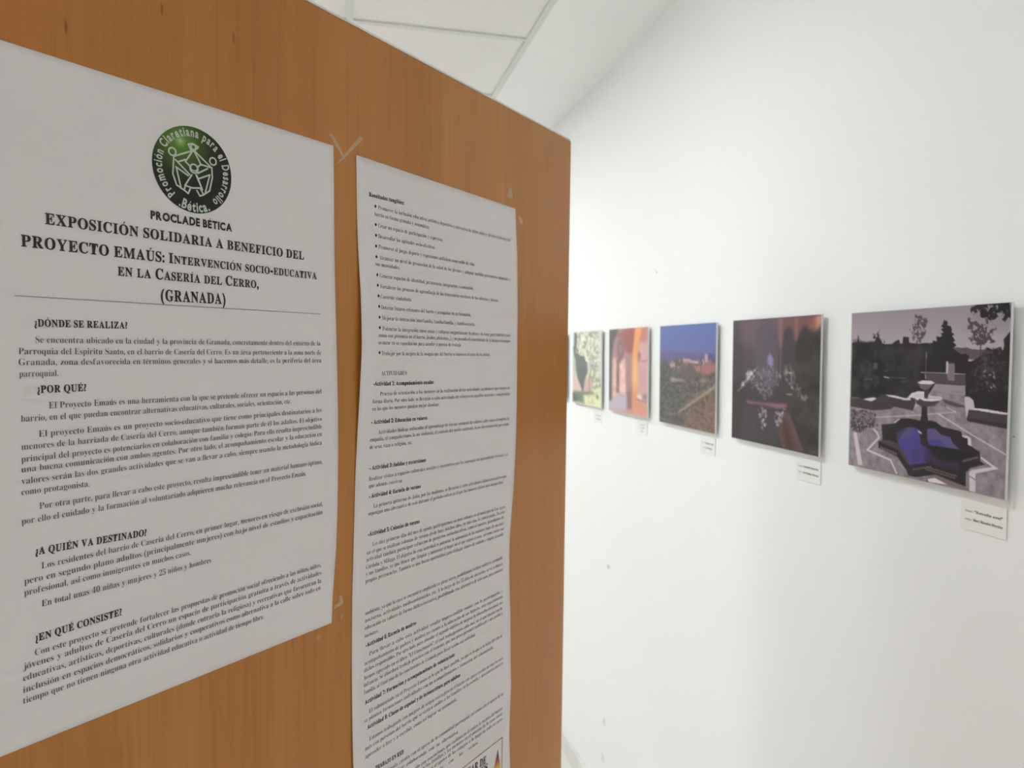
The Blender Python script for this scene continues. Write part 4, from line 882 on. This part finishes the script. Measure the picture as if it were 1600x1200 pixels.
def ring_text(buf, text, a0, a1, rad, em, outward=True):
    """letters along an arc from angle a0 to a1 (degrees)"""
    adv = []; gl = []
    for ch in text:
        if ch == ' ': gl.append(None); adv.append(.38); continue
        g = GL.get(ch, 'S'); gl.append(g); adv.append(g[2] + .02)
    tot = sum(adv); x = 0
    for g, ad in zip(gl, adv):
        f_ = (x + ad / 2) / tot; x += ad
        if g is None: continue
        a = math.radians(a0 + (a1 - a0) * f_)
        vs, fs, _ = g
        tx = -1 if (a1 < a0) else 1
        tdir = (math.sin(a) * (1 if a1 < a0 else -1), -math.cos(a) * (1 if a1 < a0 else -1))
        ndir = (math.cos(a), math.sin(a)) if a1 < a0 else (-math.cos(a), -math.sin(a))
        kx = abs(math.radians(a1 - a0)) * rad / (tot * em)
        X = (vs[:, 0] - ad / 2) * em * min(1.15, kx); Y = vs[:, 1] * em
        P = np.stack([lcx + rad * math.cos(a) + X * tdir[0] + Y * ndir[0], lcy + rad * math.sin(a) + X * tdir[1] + Y * ndir[1]], 1)
        buf.v.append(P); buf.f += [tuple(i_ + buf.n for i_ in q_) for q_ in fs]; buf.n += len(P)
buf = TextBuf()
ring_text(buf, 'Promoción Claretiana para el Desarrollo', 234, -53, .775 * lR, .0098)
ring_text(buf, '.Bética.', 246, 297, .965 * lR, .0112)
buf.build('emblem_lettering', M['emblem_white'], em_o, sh1.place(.00055))

# long right notice
n2 = empty('printed_notice', pm)
tag(n2, 'long narrow right paper notice of small bulleted text with a flame in a red box', 'notice', 'paper notices taped to the panel')
L2, R2 = DATA['P2L'], DATA['P2R']
sh2 = Sheet(L2, R2, (L2[0][1], R2[0][1]), (-.86, -.86), lift2)
sh2.build(n2, 30, 110)
pl2 = sh2.place(.00045)
lettering(DATA['T2'], {'B': ('heading_lettering', M['ink'], True, 'bold activity heading'), 'R': ('body_lettering', M['ink_thin'], False, None),
                       'M': ('heading_lettering', M['ink_soft'], True, 'heading in plain capitals')}, n2, pl2)
for (bs, bt_) in DATA['BUL']:
    b = TextBuf(); q_ = .0017
    b.poly([(bs - q_, bt_), (bs, bt_ - q_ * 1.2), (bs + q_, bt_), (bs, bt_ + q_ * 1.2)])
    b.build('bullet_mark', M['ink'], n2, pl2)
(fa, fb) = DATA['FRAME']
b = TextBuf()
fl_ = fb[0] - .06
b.stroke([fa, (fl_, fa[1])], .0011); b.stroke([fa, (fa[0] - .001, -.83)], .0011); b.stroke([(fl_, fa[1]), (fl_, -.83)], .0011); b.stroke([(fl_, -.83), (fa[0] - .001, -.83)], .0011)
b.build('box_frame', M['red_rule'], n2, pl2)['label'] = 'dark red frame around the flame'
b = TextBuf(); b.poly(DATA['FLAME'])
fz = [p[1] for p in DATA['FLAME']]
mt = Mat('flame_print', .5, (.5, .1, .05), .3)
v = mt.coords(); sx_ = mt.n('ShaderNodeSeparateXYZ'); mt.l(v, sx_.inputs[0])
mr = mt.n('ShaderNodeMapRange'); mr.inputs['From Min'].default_value = max(fz); mr.inputs['From Max'].default_value = min(fz); mt.l(sx_.outputs['Z'], mr.inputs['Value'])
mt.base(mt.ramp(mr.outputs['Result'], [(.0, (.10, .045, .05)), (.22, (.14, .04, .05)), (.30, (.36, .05, .09)), (.44, (.55, .20, .06)), (.54, (.72, .45, .06)), (.8, (.75, .5, .08)), (1, (.5, .12, .05))]))
b.build('flame_emblem', mt.m, n2, sh2.place(.0004))

# adhesive tape
tape_lab = {
    'ta': 'clear tape strip slanting down right from the top right corner of the left notice',
    'tb': 'clear tape strip slanting up right, crossing another between the two notices',
    'tc': 'small clear tape loop above the top right corner of the long notice',
    'td': 'small clear tape scrap just right of the long notice, near its top',
    'te': 'bent clear tape scrap right of the lower right corner of the left notice',
    'tf': 'tiny clear tape scrap right of the bottom right corner of the left notice',
    'tg': 'faint clear tape scrap on the wood below the left notice'}
for k, off in zip(('ta', 'tb', 'tc', 'td', 'te', 'tf', 'tg'), (.0002, .0004, .0002, .0002, .0002, .0002, .0002)):
    pts = DATA['TAPE'][k]
    P = np.array(pts); c0 = P.mean(0)
    r = empty('tape_strip', panel_matrix(c0[0], c0[1]))
    r.name = 'tape_strip'
    bpy.data.objects.remove(r, do_unlink=True)
    bm = bmesh.new()
    a = [bm.verts.new((p[0] - c0[0], -off - .0001, p[1] - c0[1])) for p in pts]
    bm.faces.new(a)
    ex = bmesh.ops.extrude_face_region(bm, geom=list(bm.faces))
    for g in ex['geom']:
        if isinstance(g, bmesh.types.BMVert): g.co.y += .00008
    o = from_bm('tape_strip', bm, M['tape'])
    o.matrix_world = panel_matrix(c0[0], c0[1])
    tag(o, tape_lab[k], 'tape', 'clear tape on the panel')

# ------------------------------------------------------------------ photographs on the wall
rng = np.random.default_rng(7)
def vnoise(h, w_, cells, octaves=3, fall=.6):
    out = np.zeros((h, w_)); amp = 1; tot = 0
    for k in range(octaves):
        c = max(2, int(cells * 2 ** k)); cy = max(2, int(c * h / w_))
        g = rng.random((cy + 2, c + 2))
        y = np.linspace(0, cy, h); x = np.linspace(0, c, w_)
        yi = y.astype(int).clip(0, cy); xi = x.astype(int).clip(0, c)
        fy = (y - yi)[:, None]; fx = (x - xi)[None]
        fy = fy * fy * (3 - 2 * fy); fx = fx * fx * (3 - 2 * fx)
        g00 = g[yi][:, xi]; g01 = g[yi][:, xi + 1]; g10 = g[yi + 1][:, xi]; g11 = g[yi + 1][:, xi + 1]
        out += amp * ((g00 * (1 - fx) + g01 * fx) * (1 - fy) + (g10 * (1 - fx) + g11 * fx) * fy)
        tot += amp; amp *= fall
    return out / tot
def gblur(a, sig):
    if sig < .25: return a
    r = max(1, int(sig * 2.5)); k = np.exp(-.5 * (np.arange(-r, r + 1) / sig) ** 2); k /= k.sum()
    for ax in (0, 1):
        p = np.pad(a, [(r, r) if i_ == ax else (0, 0) for i_ in range(2)], mode='edge')
        a = sum(k[i_] * np.take(p, np.arange(i_, i_ + a.shape[ax]), axis=ax) for i_ in range(2 * r + 1))
    return a
SS = 2
class Painter:
    def __init__(s, w_, h):
        s.w, s.h = w_ * SS, h * SS
        s.c = np.zeros((s.h, s.w, 3))
        s.Y, s.X = np.mgrid[0:s.h, 0:s.w] + .5
    def mask(s, uv):
        p = np.array(uv).reshape(-1, 2) * [s.w, s.h]
        m = np.zeros((s.h, s.w), bool)
        for (x0, y0), (x1, y1) in zip(p, np.roll(p, -1, 0)):
            if y0 == y1: continue
            cond = ((s.Y > y0) != (s.Y > y1))
            xs = x0 + (s.Y - y0) * (x1 - x0) / (y1 - y0)
            m ^= cond & (s.X < xs)
        return m.astype(float)
    def put(s, m, col):
        s.c = s.c * (1 - m[..., None]) + np.array(col, float) * m[..., None]
    def seg(s, a, b, r):
        a = np.array(a) * [s.w, s.h]; b = np.array(b) * [s.w, s.h]
        ax = s.h / s.w * AR
        d = (b - a) * [ax, 1]; L2_ = (d ** 2).sum() or 1e-9
        px, py = (s.X - a[0]) * ax, s.Y - a[1]
        t = ((px * d[0] + py * d[1]) / L2_).clip(0, 1)
        dist = np.hypot(px - t * d[0], py - t * d[1])
        return (r * s.h + .5 - dist).clip(0, 1)
    def dab(s, u, v, r, col, a, ang):
        x, y = u * s.w, v * s.h; R_ = r * s.h
        ax = s.h / s.w * AR
        k = int(R_ * 2.5 / min(ax, 1)) + 3
        x0, x1 = max(0, int(x) - k), min(s.w, int(x) + k + 1); y0, y1 = max(0, int(y) - k), min(s.h, int(y) + k + 1)
        if x0 >= x1 or y0 >= y1: return
        X = (s.X[y0:y1, x0:x1] - x) * ax; Y = s.Y[y0:y1, x0:x1] - y
        ca, sa = math.cos(ang), math.sin(ang)
        q = np.hypot((X * ca + Y * sa) / R_, (-X * sa + Y * ca) / (R_ * .55))
        m = (1.5 - q * 1.2).clip(0, 1)[..., None] * a
        s.c[y0:y1, x0:x1] = s.c[y0:y1, x0:x1] * (1 - m) + np.array(col, float) * m
    def run(s, ops):
        for op in ops:
            k = op[0]
            if k == 'G':
                t = ((s.Y / s.h - op[3]) / (op[4] - op[3])).clip(0, 1)[..., None]
                s.c = np.array(op[1], float) * (1 - t) + np.array(op[2], float) * t
            elif k == 'P':
                s.put(gblur(s.mask(op[1]), op[3] * SS) * op[4], op[2])
            elif k == 'F':
                m = gblur(s.mask(op[1]), 1.5 * SS)
                n = vnoise(s.h, s.w, op[4] * FS, 3, .95)
                n = (n - n.mean()) / (n.std() + 1e-6) * .22 + .5
                z = (n - .5) / .22 - (op[3] - .5) * 3 - (1 - m) * 3
                mm = (z * 1.6 + .5).clip(0, 1) * (m > .02)
                s.put(gblur(mm, op[5] * SS) * op[6], op[2])
            elif k == 'L':
                p = np.array(op[1]).reshape(-1, 2); m = np.zeros((s.h, s.w))
                for a, b in zip(p[:-1], p[1:]): m = np.maximum(m, s.seg(a, b, op[2] / 2))
                s.put(gblur(m, op[4] * SS) * op[5], op[3])
            elif k == 'N':
                m = gblur(s.mask(op[1]), 2 * SS); n = vnoise(s.h, s.w, op[3], 4); n = (n - n.mean()) / (n.std() + 1e-6)
                s.c = (s.c + (m * n * op[2] * .5)[..., None]).clip(6, 250)
            elif k == 'T':
                (u0, v0, u1, v1) = op[1]
                for i_ in range(op[2]):
                    f_ = (i_ + .5) / op[2]
                    s.dab(u0 + (u1 - u0) * f_, v0 + (v1 - v0) * f_, op[3] * .8, op[4], .95, .8)
            elif k == 'D':
                m = s.mask(op[1]); ys, xs = np.nonzero(m > .5)
                if len(xs) == 0: continue
                for i_ in range(op[2]):
                    j_ = rng.integers(len(xs)); f_ = rng.random()
                    col = [a + (b - a) * f_ for a, b in zip(op[4], op[5])]
                    s.dab((xs[j_] + .5) / s.w, (ys[j_] + .5) / s.h, op[3] * (.45 + .75 * rng.random()), col, op[6] * (.5 + .5 * rng.random()), rng.random() * 3.14)
        return s.c.reshape(s.h // SS, SS, s.w // SS, SS, 3).mean((1, 3))
AR = .300 / .267
FS = 1.0
GAIN = {'P1': 1.0, 'P2': 1.0, 'P3': 1.0, 'P4': 1.0, 'P5': 1.0}
def srgb_lin(c):
    c = c / 255.0
    return np.where(c <= .04045, c / 12.92, ((c + .055) / 1.055) ** 2.4)

def print_mesh(name, rgb, w_, h, y, parent, gain):
    hh, ww = rgb.shape[:2]
    X = np.linspace(0, w_, ww); Z = np.linspace(h, 0, hh)
    vs = np.zeros((hh * ww, 3)); vs[:, 0] = np.tile(X, hh); vs[:, 1] = y; vs[:, 2] = np.repeat(Z, ww)
    idx = np.arange(hh * ww).reshape(hh, ww)
    F = np.stack([idx[:-1, :-1], idx[1:, :-1], idx[1:, 1:], idx[:-1, 1:]], -1).reshape(-1, 4)
    me = bpy.data.meshes.new(name)
    me.vertices.add(len(vs)); me.vertices.foreach_set('co', vs.ravel())
    me.loops.add(F.size); me.loops.foreach_set('vertex_index', F.ravel())
    me.polygons.add(len(F)); me.polygons.foreach_set('loop_start', np.arange(0, F.size, 4)); me.polygons.foreach_set('loop_total', np.full(len(F), 4))
    me.update(calc_edges=True)
    ca = me.color_attributes.new('Col', 'FLOAT_COLOR', 'POINT')
    lin = np.ones((hh * ww, 4)); lin[:, :3] = (srgb_lin(rgb.reshape(-1, 3)) * gain).clip(0, .9)
    ca.data.foreach_set('color', lin.ravel().astype(np.float32))
    return link(name, me, M['print'], parent)

def wall_matrix(y, z, x=WALL_X):
    # local x runs to the right along the wall, local y into the wall, z up
    return Matrix(((0, 1, 0, x), (-1, 0, 0, y), (0, 0, 1, z), (0, 0, 0, 1)))
PW, PH, PT = .300, .2665, .012
pic_rows = [
    ('P1', 1.0475, 'square photo of a star-shaped blue fountain, rightmost and nearest on the wall', 1.4330),
    ('P2', 1.4250, 'square dark photo of a sparkling fountain jet under dim arches, hung on white wall', 1.4350),
    ('P3', 1.7960, 'square photo of a hillside town under a blue sky, third from the right', 1.4340),
    ('P4', 2.1720, 'square photo of a pink arcade with an orange sunlit pillar edge', 1.4350),
    ('P5', 2.5420, 'square photo of pale yellow-green trees with a dark pointed cypress shape', 1.4350),
    ('P6', 2.9180, 'square photo almost wholly hidden behind the right edge of the wooden panel', 1.4350)]
for key, ys, lab, zb in pic_rows:
    r = empty('photo_board', wall_matrix(ys, zb))
    tag(r, lab, 'photograph', 'photographs hung in a row on the white wall')
    box('backing_board', (0, -PT, 0), (PW, -PT + .004, PH), M['foam'], r, .0006, 1)
    box('mounting_pad', (.03, -PT + .004, .03), (PW - .03, -.0004, PH - .03), M['foam'], r)
    if key in PICS:
        pw, ph = PICS[key]['n']
        FS = {'P1': 2.3, 'P3': 1.6, 'P5': 1.0}.get(key, 1.5)
        rgb = Painter(pw, ph).run(PICS[key]['ops'])
    else:
        pw, ph = 40, 36
        rgb = Painter(pw, ph).run([['G', [120, 130, 120], [90, 96, 80], 0, 1]])
    print_mesh('print', rgb, PW - .002, PH - .002, 0, r, GAIN.get(key, 1)).location = (.001, -PT - .0003, .001)

# caption cards under the photographs
caps = [
    (.8262, 1.3764, 'small white caption card under the blue star fountain photo', ['Título: "Estrella azul"', 'Autor: Mari Morales Morales']),
    (1.2050, 1.3803, 'small white caption card under the dark fountain jet photo', ['Título: "Generalife fuente de luz"', 'Autor: Mari Romero Morales']),
    (1.5858, 1.3775, 'small white caption card under the hillside town photo', ['Título: "Granada al fondo"', 'Autor: Mari Romero']),
    (1.9680, 1.3800, 'small white caption card under the pink arcade photo', ['Título: "Arcos"', 'Autor: Mari', 'Morales']),
    (2.3385, 1.3772, 'small white caption card under the yellow-green trees photo', ['Título: "El jardín"', 'Autor: Mari Romero'])]
for ys, zb, lab, lines in caps:
    r = empty('caption_card', wall_matrix(ys, zb))
    tag(r, lab, 'caption card', 'caption cards under the photographs')
    cw, chh, ct = .0725, .0438, .0016
    box('card', (0, -ct, 0), (cw, -.0004, chh), M['card'], r, .0004, 1)
    b = TextBuf()
    n_ = len(lines)
    for i_, t_ in enumerate(lines):
        em = .0052 if n_ == 2 else .0046
        y = chh * (.60 - .27 * i_) if n_ == 2 else chh * (.68 - .22 * i_)
        wid = min(.060, len(t_) * em * .50)
        x0 = (cw - wid) / 2 + .001
        a, rest = t_.split(' ', 1) if ' ' in t_ else ('', t_)
        if a:
            la = len(a) * em * .36
            b.line(a, 'R', x0, y, x0 + la, y, em * .8)
            b.line(rest, 'B', x0 + la + em * .5, y, x0 + wid, y, em)
        else:
            b.line(rest, 'B', x0, y, x0 + wid, y, em)
    b.build('lettering', M['ink_soft'], r, lambda P: np.stack([P[:, 0], np.full(len(P), -.0019), P[:, 1]], 1))
